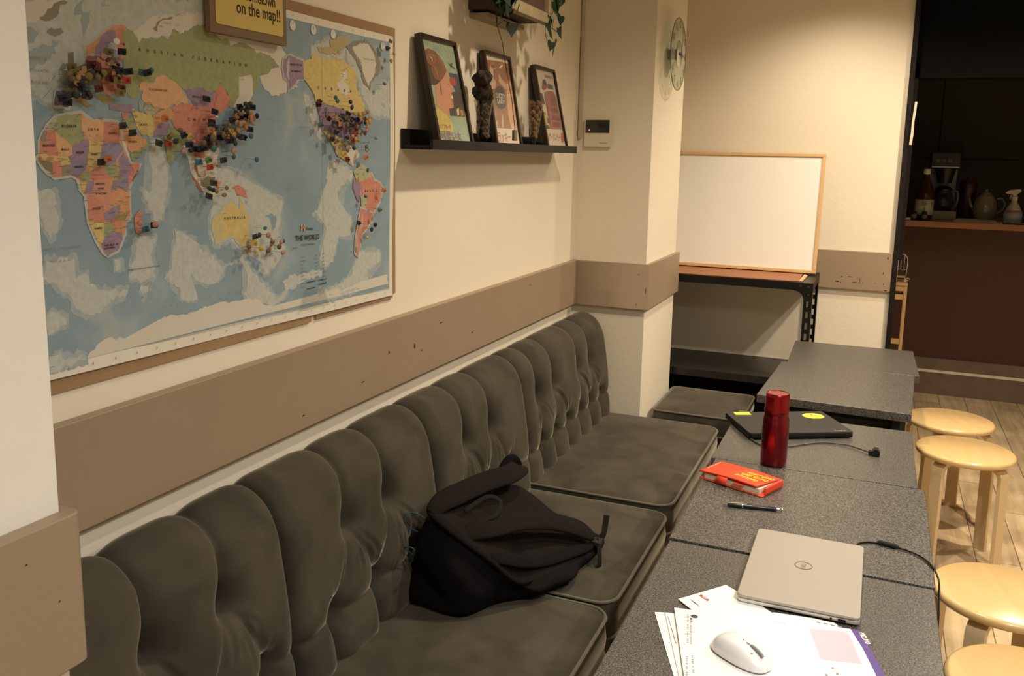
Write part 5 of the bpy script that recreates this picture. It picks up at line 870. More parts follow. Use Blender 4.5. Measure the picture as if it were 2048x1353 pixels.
def hand(a,l,w_,name,x):
    a=R(90-a); d=Vector((0,math.cos(a),math.sin(a))); n_=Vector((0,-math.sin(a),math.cos(a))); c=Vector((x,CY,CZ)); g=G()
    v=[c-d*.02+n_*w_,c-d*.02-n_*w_,c+d*l-n_*w_*.4,c+d*l+n_*w_*.4]; g.add(v+[p+Vector((.0012,0,0)) for p in v],[(0,1,2,3),(7,6,5,4),(0,4,5,1),(1,5,6,2),(2,6,7,3),(3,7,4,0)]); g.obj(name,mat('clock_hand',(.03,.03,.025),.3),ck)
hand(97,.075,.005,'hour_hand',CX+.011); hand(12,.120,.002,'minute_hand',CX+.013)
# ------------------------------------------------------------------ control panel and cable duct on the column
cpn=thing('control_panel','beige wall control panel with a dark display and red light on the column','control panel',(-1.11,3.565,1.62))
yf=3.574
g=G().box(-1.166,-1.051,yf-.018,yf,1.566,1.682); bd=g.obj('housing',offw,cpn,bevel=.003)
G().box(-1.160,-1.057,yf-.0195,yf-.017,1.624,1.677).obj('display',mat('panel_display',(.035,.033,.028),.2),cpn)
g=G(); 
for i,(x0,x1,z0,z1) in enumerate([(-1.146,-1.140,1.652,1.668),(-1.130,-1.122,1.650,1.653),(-1.105,-1.075,1.645,1.665)]): g.box(x0,x1,yf-.0200,yf-.0194,z0,z1)
g.obj('display_marks',mat('panel_marks',(.015,.014,.012),.3),cpn)
G().lathe([(0,0),(.0022,0),(.0018,-.0015),(0,-.002)],(-1.1435,yf-.0195,1.636),14,ax=1).obj('indicator_light',mat('red_led',(1,.12,.08),.4,emit=3),cpn)
g=G()
for i in range(8): g.box(-1.098+i*.0042,-1.0952+i*.0042,yf-.0185,yf-.0179,1.581,1.5845)
g.obj('printed_mark',mat('panel_print',(.25,.2,.14),.5),cpn)
tag(G().box(-1.197,-1.184,yf-.010,yf,1.60,2.62).obj('cable_duct',mat('duct_paint',(.55,.48,.36),.6),bevel=.002),'slim painted cable duct rising up the wall corner beside the control panel','cable duct')
# ------------------------------------------------------------------ things on the tables
# black laptop
t=thing('laptop','closed black laptop with a yellow rectangular sticker and a yellow eight-sided sticker','laptop',(-.301,2.594,.701))
c_=Vector((-.301,2.594,0)); ang=math.atan2(.155,.281); ux=Vector((math.cos(ang),math.sin(ang),0)); uy=Vector((-math.sin(ang),math.cos(ang),0)); W_,D_=.325,.216
def loc2(o,u,v,s,t_,z): p=o+u*s+v*t_; return (p.x,p.y,z)
def obox(g,o,u,v,s0,s1,t0,t1,z0,z1,m=0):
    vs=[loc2(o,u,v,s,t_,z) for s in (s0,s1) for t_ in (t0,t1) for z in (z0,z1)]
    g.add(vs,[(0,1,3,2),(4,6,7,5),(0,4,5,1),(2,3,7,6),(0,2,6,4),(1,5,7,3)],m)
def oprism(g,o,u,v,pts,z0,z1,m=0):
    n=len(pts); vs=[loc2(o,u,v,s,t_,z0) for s,t_ in pts]+[loc2(o,u,v,s,t_,z1) for s,t_ in pts]
    g.add(vs,[(i,(i+1)%n,n+(i+1)%n,n+i) for i in range(n)]+[tuple(range(n))[::-1],tuple(range(n,2*n))],m)
lapb=mat('laptop_black_rubber',(.018,.018,.018),.55)
g=G(); oprism(g,c_,ux,uy,rrect(0,W_,0,D_,(.006,)*4),.704,.7125); g.obj('base',black,t,bevel=.001)
g=G(); oprism(g,c_,ux,uy,rrect(0,W_,0,D_,(.006,)*4),.7135,.7215); lid=g.obj('lid',lapb,t,bevel=.0012)
g=G(); 
for q in ((.03,.02),(.03,.19),(.29,.02),(.29,.19)): g.lathe([(0,.701),(.008,.701),(.008,.705),(0,.705)],loc2(c_,ux,uy,*q,0)[:2]+(0,),14)
g.obj('foot',blackmatt,t)
yst=mat('sticker_yellow',(.72,.62,.05),.5)
def w2(x,y): d=Vector((x,y,0))-c_; return (d.dot(ux),d.dot(uy))
g=G(); oprism(g,c_,ux,uy,[w2(-.381,2.793),w2(-.335,2.819),w2(-.323,2.790),w2(-.369,2.767)],.7216,.7219); g.obj('sticker',yst,lid)
oc=w2(-.141,2.868); oct_=[(oc[0]+.036*math.cos(R(a+22.5)),oc[1]+.030*math.sin(R(a+22.5))) for a in range(0,360,45)]
g=G(); oprism(g,c_,ux,uy,oct_,.7216,.7219); st=g.obj('sticker',yst,lid)
g=G(); obox(g,c_,ux,uy,oc[0]-.024,oc[0]+.024,oc[1]-.002,oc[1]+.0015,.7219,.7221); g.lathe([(0,0),(.005,0),(.005,.0003),(0,.0003)],loc2(c_,ux,uy,oc[0],oc[1]+.012,.7219),12)
obox(g,c_,ux,uy,oc[0]-.018,oc[0]+.018,oc[1]-.009,oc[1]-.007,.7219,.7221); g.obj('sticker_print',mat('sticker_ink',(.25,.2,.02),.5),st)
g=G(); b0=w2(-.063,2.742); put_text(g,'ThinkPad',loc2(c_,ux,uy,b0[0]-.01,b0[1]-.008,.7217),ux,uy,width=.034,height=.009,bold=1); g.noflip=1
g.obj('badge',mat('badge_silver',(.6,.58,.52),.3,.6),lid)
# its cable with the three-hole plug
t=thing('power_cable','short grey power cable with a black appliance plug behind the red flask','cable',(-.1,2.62,.701))
cp=[(-.30,2.60,.7035),(-.25,2.545,.7035),(-.19,2.573,.7035),(-.141,2.624,.7035),(-.097,2.657,.704),(-.037,2.661,.705),(.0,2.640,.706),(.030,2.612,.708)]
def smooth_path(p,n=6):
    out=[];P=[Vector(q) for q in p]
    for i in range(len(P)-1):
        a=P[max(i-1,0)];b=P[i];c=P[i+1];d=P[min(i+2,len(P)-1)]
        for k in range(n):
            u=k/n; out.append(.5*((2*b)+(c-a)*u+(2*a-5*b+4*c-d)*u*u+(3*b-a-3*c+d)*u**3))
    out.append(P[-1]); return out
G().tube(smooth_path(cp),.0024,8).obj('cable',mat('cable_grey',(.07,.065,.055),.5),t,smooth=True,angle=0)
g=G(); o_=Vector((.028,2.612,0)); d_=Vector((.75,.0,0)).normalized(); n_=Vector((0,1,0)); obox(g,o_,d_,n_,0,.014,-.007,.007,.702,.714); obox(g,o_,d_,n_,.010,.030,-.012,.012,.702,.717); 
for q in (-.010,0,.010): obox(g,o_,d_,n_,.014,.026,q-.003,q+.003,.717,.722)
g.obj('plug',blackmatt,t,bevel=.0015)
# flask
fc=(-.213,2.410,.7015); redm=mat('flask_red_metal',(.24,.008,.018),.24,.85,coat=.4); redl=mat('flask_red_cap',(.34,.012,.018),.3,.85,coat=.3)
t=thing('vacuum_flask','metallic red vacuum flask standing between two tables','flask',fc)
G().lathe([(0,0),(.0325,0),(.0345,.003),(.0352,.02),(.0355,.08),(.0352,.120),(.0345,.130),(.0325,.138),(.0322,.150),(.0328,.152),(0,.152)],fc,64).obj('body',redm,t,smooth=True,angle=45)
G().lathe([(0,.1525),(.0330,.1525),(.0335,.154),(.0318,.158),(.0315,.190),(.0305,.199),(.0285,.2020),(.0275,.2005),(0,.2005)],fc,64).obj('cap',redl,t,smooth=True,angle=45)
# orange notebook
org=mat('notebook_orange',(.80,.07,.022),.6,var=.05,vscale=80)
t=thing('notebook','orange cloth-covered notebook with a strap and yellow lettering','notebook',(-.28,2.2,.7015))
o_=Vector((-.378,2.211,0)); ux=(Vector((-.205,2.140,0))-o_).normalized(); uy=Vector((-ux.y,ux.x,0)); Wn,Dn=.182,.103
g=G(); oprism(g,o_,ux,uy,rrect(0,Wn,0,Dn,(.004,.008,.003,.003)),.7020,.7042); 
g.obj('back_cover',org,t,bevel=.0008)
g=G(); oprism(g,o_,ux,uy,[(.012,.006),(Wn-.012,.006),(Wn-.010,Dn-.006),(.012,Dn-.006)],.7045,.7180); g.obj('pages',mat('page_block',(.72,.64,.50),.8),t)
arr=[]   # front cover, bowed, rising at the open corner
for i in range(15):
    s=i/14; row=[]
    for j in range(9):
        v=j/8; z=.7195+.0035*math.sin(math.pi*s)+.004*s*(1-v); p=o_+ux*(-.003+(Wn-.004)*s-.012*s*(1-v))+uy*(Dn*v+.002); row.append((p.x,p.y,z))
    arr.append(row)
g=G(); n0=len(arr)*9; g.grid(arr); g.grid([[(x,y,z+.0018) for x,y,z in r] for r in arr])
fv=g.obj('front_cover',org,t,smooth=True); so=fv.modifiers.new('s','SOLIDIFY'); so.thickness=.0008
g=G(); oprism(g,o_,ux,uy,[(Wn-.006,.02),(Wn+.002,.01),(Wn+.002,Dn),(Wn-.006,Dn)],.7045,.7232); g.obj('spine_flap',org,t,bevel=.003)
g=G(); pts=[(.068,.026,.7245),(.068,.006,.7245),(.068,-.004,.722),(.068,-.007,.712),(.068,-.005,.704)]
for a,b in zip(pts[:-1],pts[1:]):
    vs=[]
    for (s,v,z) in (a,b):
        for ds in (-.015,.015):
            p=o_+ux*(s+ds)+uy*v; vs.append((p.x,p.y,z))
    g.add(vs,[(0,1,3,2)])
sb=g.obj('strap',org,t,smooth=True); so=sb.modifiers.new('s','SOLIDIFY'); so.thickness=.002
g=G(); obox(g,o_,ux,uy,.100,.130,-.003,.010,.7165,.7185); g.obj('pen_loop',org,t,bevel=.001)
g=G(); g.noflip=1; yb=mat('print_lemon',(.85,.70,.06),.5)
for (s_,x,y,wd,h) in (('MOOMIN',.088,.054,.066,.013),('notebook',.092,.040,.06,.009)):
    pass
rr=random.Random(2)
for k,(n_,x0_) in enumerate(((6,.086),(7,.094),(7,.100))):
    for q in range(n_):
        s0=x0_+q*.0105; v0=.030+k*.0185; st_=rr.choice((0,1,2,3)); W2=.0026
        def st(p,q_): 
            d=Vector((q_[0]-p[0],q_[1]-p[1],0)).normalized(); n2=Vector((-d.y,d.x,0))*W2/2
            oprism(g,o_,ux,uy,[(s0+p[0]-n2.x,v0+p[1]-n2.y),(s0+q_[0]-n2.x,v0+q_[1]-n2.y),(s0+q_[0]+n2.x,v0+q_[1]+n2.y),(s0+p[0]+n2.x,v0+p[1]+n2.y)],.7255,.7263)
        S_={0:[((0,0),(.001,.013)),((.001,.013),(.007,.011)),((0,.006),(.006,.006))],1:[((0,.012),(.0035,0)),((.0035,0),(.0075,.013))],2:[((0,0),(.0,.013)),((.0,0),(.007,.001)),((.007,.001),(.0065,.012))],3:[((0,.001),(.0075,.012)),((0,.012),(.007,.001))]}[st_]
        for p,q_ in S_: st(p,q_)
g.noflip=0; g.obj('cover_lettering',yb,fv)
g=G(); oprism(g,o_,ux,uy,[(.004,.030),(.0055,.030),(.0055,.092),(.004,.092)],.7220,.7232); g.obj('cover_line',mat('print_cream',(.8,.6,.45),.6),fv)
# pen
t=thing('ballpoint_pen','black ballpoint pen with chrome tip and clip','pen',(-.22,2.06,.701))
a=Vector((-.292,2.046,.7062)); b=Vector((-.154,2.076,.7062)); d=(b-a).normalized(); L_=(b-a).length
def along(l): return [tuple(a+d*(L_*q)) for q in l]
G().tube(along((.09,.12,.30,.55,.88,.90)),[.0035,.0046,.0050,.0050,.0050,.0044],16).obj('barrel',mat('pen_black',(.01,.01,.011),.25),t,smooth=True,angle=40)
G().tube(along((0,.03,.09)),[.0008,.0018,.0034],12).obj('tip',chrome,t,smooth=True,angle=40)
G().tube(along((.33,.345)),.0053,16).obj('ring',chrome,t,smooth=True,angle=40)
G().tube(along((.90,.93,.97,.98,1.0)),[.0030,.0030,.0030,.0038,.0034],12).obj('push_button',chrome,t,smooth=True,angle=40)
g=G(); q0=a+d*(L_*.10)+Vector((0,0,.0054)); q1=a+d*(L_*.33)+Vector((0,0,.0056)); g.tube([q0,q1],.0014,8); g.obj('clip',chrome,t)
# silver laptop
slv=mat('laptop_silver',(.40,.365,.32),.42,.2); slv2=mat('laptop_silver_side',(.62,.60,.58),.3,.4)
t=thing('laptop','closed silver laptop lying on the near table above the papers','laptop',(-.082,1.75,.7))
def zt(y): return 0
g=G(); g.prism(rrect(-.189,.028,1.590,1.914,(.010,)*4,6),.7045,.7120); bs=g.obj('base',slv2,t,bevel=.0015)
g=G(); g.prism(rrect(-.190,.028,1.589,1.914,(.010,)*4,6),.7128,.7195); lid=g.obj('lid',slv,t,bevel=.0018)
G().box(-.15,-.01,1.70,1.88,.702,.7045).obj('rubber_foot',blackmatt,t)
g=G(); g.box(-.009,.004,1.5893,1.5915,.7060,.7105); g.lathe([(0,0),(.0020,0)],(-.021,1.5894,.7082),14,ax=1); g.obj('ports',black,bs)
lc=Vector((-.083,1.763,.7198)); lm=mat('lid_logo',(.20,.17,.14),.3,.3)
g=G(); g.tube([(lc.x+.0165*math.cos(R(q)),lc.y+.0165*math.sin(R(q)),lc.z) for q in range(0,360,10)],.0008,6,closed=True)
put_text(g,'DELL',(lc.x+.0042,lc.y-.0115,lc.z),(0,1,0),(-1,0,0),width=.023,height=.0085,bold=1); g.noflip=1; g.obj('logo',lm,lid)
t=thing('charger_cable','thin black charger cable running from the silver laptop over the table edge','cable',(.1,1.95,.7))
cp=[(.012,1.912,.7075),(.012,1.930,.7075),(.020,1.962,.7045),(.045,1.980,.7035),(.084,1.976,.704),(.116,1.965,.7045),(.144,1.942,.7045),(.160,1.908,.7045),(.1685,1.875,.701),(.172,1.845,.690),(.172,1.80,.640),(.170,1.76,.52)]
G().tube(smooth_path(cp),.0021,8).obj('cable',black,t,smooth=True,angle=0)
G().tube([(.055,1.981,.706),(.060,1.980,.706),(.092,1.974,.706),(.097,1.972,.706)],[.003,.0055,.0055,.003],12).obj('ferrite_bead',blackmatt,t,smooth=True,angle=40)
# papers
def sheet_obj(name,label,cat,pts,z,th=.0012,m=paper):
    t=thing(name,label,cat,(pts[0][0],pts[0][1],z)); g=G().prism(pts,z,z+th); o=g.obj('paper_body',m,t,bevel=.0003); return t,o
ink=mat('print_black',(.05,.05,.06),.6); inkg=mat('print_grey',(.60,.59,.57),.6); redp=mat('print_red',(.62,.05,.07),.6); purp=mat('print_purple',(.10,.06,.26),.5); win=mat('envelope_window',(.58,.54,.62),.22)
t,o=sheet_obj('letter','white letter with ruled lines, lowest of the papers on the near table','paper',[(-.322,1.489),(-.285,1.502),(-.10,1.44),(-.155,1.20),(-.205,1.205)],.7008,.0008)
g=G(); g.prism([(-.305,1.495),(-.304,1.4955),(-.218,1.250),(-.219,1.250)],.7018,.7020); g.prism([(-.297,1.485),(-.296,1.485),(-.262,1.40),(-.264,1.40)],.7018,.7020); g.obj('printed_lines',inkg,o)
t,o=sheet_obj('envelope','white envelope with a red stamp mark, poking out from under the silver laptop','envelope',[(-.292,1.552),(-.218,1.647),(-.163,1.609),(-.120,1.573),(-.09,1.50),(-.235,1.500)],.7018,.0014)
g=G(); g.prism([(-.259,1.582),(-.254,1.588),(-.236,1.573),(-.240,1.567)],.7032,.7034); sm=g.obj('red_mark',redp,o)
g=G(); 
put_text(g,'親展',(-.2535,1.5815,.70345),Vector((.018,-.0145,0)).normalized(),Vector((.0145,.018,0)).normalized(),width=.014,height=.005)
g.noflip=1; g.obj('mark_lettering',paper,sm)
g=G()
for k in range(3): g.prism([(-.272+k*.004,1.560-k*.004),(-.271+k*.004,1.5615-k*.004),(-.256+k*.004,1.549-k*.004),(-.257+k*.004,1.5475-k*.004)],.7032,.7033)
g.obj('printed_lines',inkg,o)
t,o=sheet_obj('envelope','white envelope lying beneath the purple-edged envelope, its far corner beside the silver laptop','envelope',[(-.125,1.560),(-.120,1.575),(-.050,1.5845),(-.014,1.583),(-.004,1.571),(.0,1.40),(-.12,1.40)],.7034,.0012)
g=G()
for k in range(4): g.prism([(-.045+k*.012,1.570),(-.038+k*.012,1.570),(-.037+k*.012,1.575),(-.044+k*.012,1.575)],.7046,.7047)
g.obj('printed_lines',inkg,o)
E2=[(-.291,1.512),(-.246,1.519),(.011,1.570),(.029,1.570),(.069,1.443),(.105,1.30),(.115,1.235),(-.20,1.205)]
t,o=sheet_obj('envelope','large white envelope with purple edge and a pale window, the mouse lying on it','envelope',E2,.7046,.0016)
zt_=.7063
g=G(); g.prism([(.013,1.570),(.029,1.570),(.069,1.443),(.105,1.30),(.115,1.235),(.095,1.235),(.085,1.30),(.055,1.44),(.035,1.51)],zt_-.0001,zt_+.0001); pe=g.obj('purple_edge',purp,o)
g=G(); d=Vector((.019,-.055,0)).normalized(); put_text(g,'MIZUNO',(.0275,1.5625,zt_+.0002),d,Vector((-d.y*1,d.x,0)) if False else Vector((.945,.327,0)),width=.036,height=.009,bold=1.5); g.noflip=1; g.obj('edge_lettering',paper,pe)
g=G(); g.prism([(-.055,1.539),(.004,1.556),(.012,1.548),(.034,1.460),(-.029,1.445)],zt_-.0001,zt_+.0001); g.obj('window',win,o)
g=G(); g.lathe([(0,0),(.0062,0),(.0062,.0002),(0,.0002)],(-.250,1.4955,zt_-.0001),20)
rr=random.Random(5)
for (x0,y0,x1,y1) in ((-.262,1.496,-.243,1.400),(-.257,1.495,-.237,1.398),(-.236,1.360,-.224,1.300),(-.228,1.366,-.215,1.310),(-.254,1.486,-.249,1.462)):
    n=int(math.hypot(x1-x0,y1-y0)/.0048)
    for k in range(n):
        if rr.random()<.12: continue
        x=x0+(x1-x0)*k/n;y=y0+(y1-y0)*k/n; s=.0032 if (x0,y0)!=(-.254,1.486) else .004
        g.box(x-s/2,x+s/2,y-.0011,y+.0011,zt_-.0001,zt_+.0001,1 if (x0,y0)!=(-.254,1.486) else 0)
for (x,y) in ((-.115,1.537),(-.107,1.538),(-.099,1.539)): g.box(x,x+.004,y,y+.001,zt_-.0001,zt_+.0001,1)
for (x,y) in ((-.012,1.425),(-.004,1.41),(.0,1.395),(.008,1.38),(-.02,1.40)): g.box(x,x+.004,y,y+.005,zt_-.0001,zt_+.0001,1)
g.obj('printed_text',[ink,inkg],o)
# mouse
t=thing('computer_mouse','white computer mouse lying on the purple-edged envelope','mouse',(-.155,1.39,.7065))
mc=Vector((-.152,1.396,0)); ang=math.atan2(1.370-1.425,-.108+.198); u=Vector((math.cos(ang),math.sin(ang),0)); v=Vector((-math.sin(ang),math.cos(ang),0))
def mouse_shell(z0,top,sc=1,lo=0):
    arr=[]; nI,nJ=16,48
    for i in range(nI+1):
        f=i/nI; row=[]
        for j in range(nJ):
            a=2*math.pi*j/nJ; ca,sa=math.cos(a),math.sin(a); e_=2.6
            rx=.055*np.sign(ca)*abs(ca)**(2/e_); ry=(.031-.002*ca)*np.sign(sa)*abs(sa)**(2/e_)
            k=math.cos(f*math.pi/2)**.55 if f<1 else 0
            x=rx*k*sc; y=ry*k*sc; hx=.036*(1-.35*((x+.012)/.055)**2) 
            z=z0+ (hx)*math.sin(f*math.pi/2)*top
            p=mc+u*x+v*y; row.append((p.x,p.y,z))
        arr.append(row)
    return arr
g=G(); g.grid(mouse_shell(.7095,.83),wrap=True); g.obj('shell',mat('mouse_white',(.80,.80,.82),.28,coat=.3),t,smooth=True,angle=0)
g=G(); 
out=[(.053*np.sign(math.cos(a))*abs(math.cos(a))**(2/2.6),.029*np.sign(math.sin(a))*abs(math.sin(a))**(2/2.6)) for a in [2*math.pi*j/48 for j in range(48)]]
oprism(g,mc,u,v,out,.7068,.7105); g.obj('underside',mat('mouse_grey',(.36,.37,.42),.4),t,bevel=.001)
def mtop(x): return .7095+.83*.036*(1-.35*((x+.012)/.055)**2)
g=G()
arrw=[]
for i in range(15):
    a=math.pi*i/14; arrw.append((.030+.012*math.cos(a),mtop(.030+.012*math.cos(a))+.0000+.0024*math.sin(a)-.0008))
g.tube([loc2(mc,u,v,x,0,z) for x,z in arrw],.0028,8); g.obj('scroll_wheel',mat('wheel_grey',(.25,.25,.24),.5),t,smooth=True,angle=0)
g=G(); oprism(g,mc,u,v,[(.001+.0015*math.cos(R(q)),.001+.0012*math.sin(R(q))) for q in range(0,360,30)],mtop(.001)-.001,mtop(.001)+.0004); g.obj('indicator',ink,t)
g=G(); oprism(g,mc,u,v,rrect(.008,.015,-.0022,.0022,(.0018,)*4,3),mtop(.012)-.001,mtop(.012)+.0004); oprism(g,mc,u,v,rrect(.024,.030,-.0125,-.0095,(.001,)*4,3),mtop(.027)-.0035,mtop(.027)-.0016); g.obj('button',inkg,t)
# ------------------------------------------------------------------ backpack on the seat
fab=mat('backpack_fabric',(.0035,.0032,.0033),.85,bump=.3,bscale=300,bdist=.001,spec=.15); fab2=mat('backpack_panel',(.0095,.0072,.0062),.9,bump=.4,bscale=500,bdist=.001,spec=.15); webm=mat('webbing',(.009,.008,.007),.8,spec=.15)
t=thing('backpack','black backpack lying on its front, shoulder straps up, on the velvet seat','backpack',(-.83,1.98,.43))
# body: lofted from foot outline to the back panel outline
foot=[(-1.012,1.80),(-.93,1.755),(-.845,1.752),(-.79,1.86),(-.715,1.945),(-.668,2.10),(-.650,2.235),(-.70,2.33),(-.80,2.36),(-.90,2.34),(-.975,2.25),(-1.0,2.0)]
mid =[(-1.003,1.80),(-.93,1.755),(-.825,1.765),(-.765,1.84),(-.695,1.935),(-.648,2.08),(-.636,2.215),(-.69,2.30),(-.80,2.35),(-.90,2.345),(-.97,2.25),(-1.0,2.0)]
top =[(-.965,1.815),(-.925,1.790),(-.868,1.787),(-.800,1.812),(-.742,1.862),(-.690,1.99),(-.648,2.185),(-.70,2.24),(-.78,2.24),(-.86,2.235),(-.905,2.20),(-.955,2.0)]
tz =[.655,.650,.622,.565,.485,.478,.466,.478,.515,.57,.60,.645]
def spl(pts,n=5):
    out=[];k=len(pts)
    for i in range(k):
        a,b,c,d=[np.array(pts[(i+q)%k]) for q in (-1,0,1,2)]
        for j in range(n):
            u_=j/n; out.append(tuple(.5*((2*b)+(c-a)*u_+(2*a-5*b+4*c-d)*u_*u_+(3*b-a-3*c+d)*u_**3)))
    return out
f3=spl([(x,y,.424 if y<1.97 else .434) for x,y in foot]); m3=spl([(x,y,.50 if i<4 or i>9 else .455) for i,(x,y) in enumerate(mid)]); t3=spl([(x,y,z) for (x,y),z in zip(top,tz)])
n=len(f3); rings=[]
rr=random.Random(4)
def nz(x,y,z): return .009*math.sin(28*x+14*y+26*z)+.006*math.sin(53*y-44*z+2)+.004*math.sin(80*x+75*z+20*y)
for k in range(13):
    u_=k/12; row=[]
    for i in range(n):
        a,b,c=np.array(f3[i]),np.array(m3[i]),np.array(t3[i]); p=(1-u_)**2*a+2*u_*(1-u_)*(b*1.0)+u_*u_*c
        cx=np.array([-.83,2.02,p[2]]); d_=(p-cx); d_/=np.linalg.norm(d_)+1e-9; bulge=.022*math.sin(math.pi*u_); w_=nz(*p)*math.sin(math.pi*min(1,u_*1.1))
        p=p+d_*(bulge*.6+w_); row.append(tuple(p))
    rings.append(row)
cx=np.array(t3).mean(0); cx[2]+=.006
for f in (.06,.15,.3,.5,.7,.88):
    rings.append([tuple(np.array(t3[i])*(1-f)+cx*f+np.array([0,0,.010*math.sin(math.pi*min(1,f*2))+(.003*math.sin(40*t3[i][0]+35*t3[i][1]) if f<.8 else 0)])) for i in range(n)])
g=G(); g.grid(rings,wrap=True); g.poly(rings[0][::-1]); b=len(g.v); g.v.append(tuple(cx+[0,0,.004])); base=(len(rings)-1)*n
for k in range(n): g.f.append((base+k,base+(k+1)%n,b)); g.m.append(0)
for q in range(len(g.f)):
    if max(g.f[q])>=13*n: g.m[q]=1
body=g.obj('body',[fab,fab2],t,smooth=True,angle=0,subsurf=1)
P4=[Vector(p) for p in ((-.955,1.85,.662),(-.89,2.22,.612),(-.650,2.19,.482),(-.735,1.865,.505))]
def panel(s,v,h=0):   # s along from head to foot of bag (far), v across
    a=P4[0].lerp(P4[1],v); b=P4[3].lerp(P4[2],v); p=a.lerp(b,s); return (p.x,p.y,p.z+h)
def ribbon(name,pts,w_,th,m,par,up=None):
    P=smooth_path(pts,6); g=G(); k=len(P); arr=[]
    for i in range(k):
        a=P[max(i-1,0)];b=P[min(i+1,k-1)]; d=(b-a).normalized(); nrm=Vector(up) if up else Vector((.25,-.35,.9)); side=d.cross(nrm).normalized(); nn=side.cross(d).normalized(); ww=w_*min(1,.45+.55*math.sin(min(1,(i+.3)/(k*.22))*math.pi/2),.40+.6*math.sin(min(1,(k-1-i+.3)/(k*.16))*math.pi/2)) if th>.006 else w_
        row=[]
        for q in range(12):
            a_=2*math.pi*q/12; row.append(tuple(P[i]+side*(ww/2*np.sign(math.cos(a_))*abs(math.cos(a_))**.5)+nn*(th/2*math.sin(a_))))
        arr.append(row)
    g.grid(arr,wrap=True); g.poly(arr[0]); g.poly(arr[-1]); return g.obj(name,m,par,smooth=True,angle=0)
# panel padding edge seam, straps
ribbon('shoulder_strap',[(-.958,1.812,.650),(-.948,1.855,.667),(-.925,1.93,.672),(-.900,2.02,.672),(-.872,2.10,.668),(-.872,2.17,.664),(-.905,2.215,.640),(-.925,2.235,.60)],.060,.014,fab2,t,up=(.45,-.35,.8))
ribbon('shoulder_strap',[(-.868,1.800,.606),(-.850,1.83,.618),(-.815,1.88,.616),(-.785,1.96,.604),(-.750,2.03,.585),(-.715,2.09,.560),(-.680,2.14,.532),(-.650,2.175,.500)],.056,.014,fab2,t,up=(.45,-.35,.8))
ribbon('side_strap',[(-.80,1.815,.555),(-.785,1.835,.558),(-.745,1.90,.527),(-.71,1.98,.505),(-.675,2.08,.492),(-.648,2.16,.480)],.030,.008,fab,t,up=(.5,-.4,.7))
ribbon('carry_handle',[(-.93,2.17,.625),(-.925,2.195,.655),(-.915,2.215,.668),(-.905,2.235,.655),(-.90,2.25,.62)],.026,.010,fab,t,up=(.6,-.6,.3))
ribbon('ridge_seam',[(-.968,1.815,.650),(-.925,1.785,.648),(-.868,1.780,.620),(-.80,1.805,.568),(-.748,1.855,.498),(-.72,1.90,.485)],.014,.010,fab,t)
ribbon('web_strap',[(-.652,2.19,.478),(-.636,2.190,.486),(-.628,2.165,.470),(-.622,2.150,.452),(-.620,2.145,.432)],.022,.003,webm,t,up=(1,-.2,.3))
ribbon('web_strap',[(-.650,2.195,.470),(-.640,2.235,.480),(-.640,2.255,.500),(-.640,2.268,.528)],.026,.003,webm,t,up=(.9,-.4,.1))
ribbon('web_strap',[(-.89,1.86,.650),(-.86,1.93,.668),(-.83,1.945,.655),(-.82,1.90,.640),(-.85,1.85,.632)],.012,.003,webm,t,up=(.5,-.4,.7))
G().box(-.655,-.628,2.165,2.20,.476,.490).obj('buckle',blackmatt,t,bevel=.003)
bl_=mat('cord_blue',(.03,.07,.09),.5)
G().tube(smooth_path([(-.985,1.80,.60),(-1.005,1.77,.63),(-1.0,1.755,.66),(-.985,1.77,.665),(-.965,1.80,.64)]),.0016,6).obj('zip_cord',bl_,t,smooth=True,angle=0)
G().tube(smooth_path([(-.985,1.77,.555),(-.992,1.74,.585),(-.965,1.735,.590),(-.972,1.745,.560),(-.985,1.75,.535)]),.0016,6).obj('zip_cord',bl_,t,smooth=True,angle=0)
# ------------------------------------------------------------------ angle-iron rack and what it carries
t=thing('metal_rack','black slotted angle-iron rack against the far wall','rack',(-.7,4.44,0))
def slotted(g,x0,x1,y0,y1,z0,z1,axis):
    """flange with slots; axis 'x' = flange faces the room (width along x), 'y' = width along y"""
    pitch=.052; h=.030; w_=.011
    a0,a1=(x0,x1) if axis=='x' else (y0,y1); c=(a0+a1)/2
    def bx(p,q,zz0,zz1): g.box(p,q,y0,y1,zz0,zz1) if axis=='x' else g.box(x0,x1,p,q,zz0,zz1)
    bx(a0,c-w_/2,z0,z1); bx(c+w_/2,a1,z0,z1); z=z0
    while z<z1:
        bx(c-w_/2,c+w_/2,z,min(z+pitch-h,z1)); z+=pitch
XR,XL,YF,YB,ZT=-.252,-1.175,4.222,4.655,.967
for (x,y,sx,sy) in ((XR,YF,-1,1),(XR,YB,-1,-1),(XL,YF,1,1),(XL,YB,1,-1)):
    g=G(); xa,xb=sorted((x,x+sx*.038)); ya,yb=sorted((y,y+sy*.0022)); slotted(g,xa,xb,ya,yb,.0,ZT-.002,'x')
    xa,xb=sorted((x,x+sx*.0022)); ya,yb=sorted((y+sy*.0022,y+sy*.038)); slotted(g,xa,xb,ya,yb,.0,ZT-.002,'y')
    g.obj('post',black,t)
for (nm,z) in (('top_shelf',ZT),('lower_shelf',.502)):
    g=G().box(XL,XR,YF-.002,YF,z-.036,z).box(XL,XR,YB,YB+.002,z-.036,z).box(XR,XR+.002,YF-.002,YB,z-.036,z).box(XL-.002,XL,YF-.002,YB,z-.036,z).box(XL,XR,YF,YB,z-.003,z-.001)
    g.obj(nm,black if z>.6 else mat('shelf_black_satin',(.018,.016,.014),.35),t)
G().box(XL+.01,XR-.01,YB-.012,YB-.004,.04,.46).obj('back_panel',black,t)
G().box(XL+.01,XR-.01,YF+.02,YB-.02,.05,.06).obj('bottom_shelf',black,t)
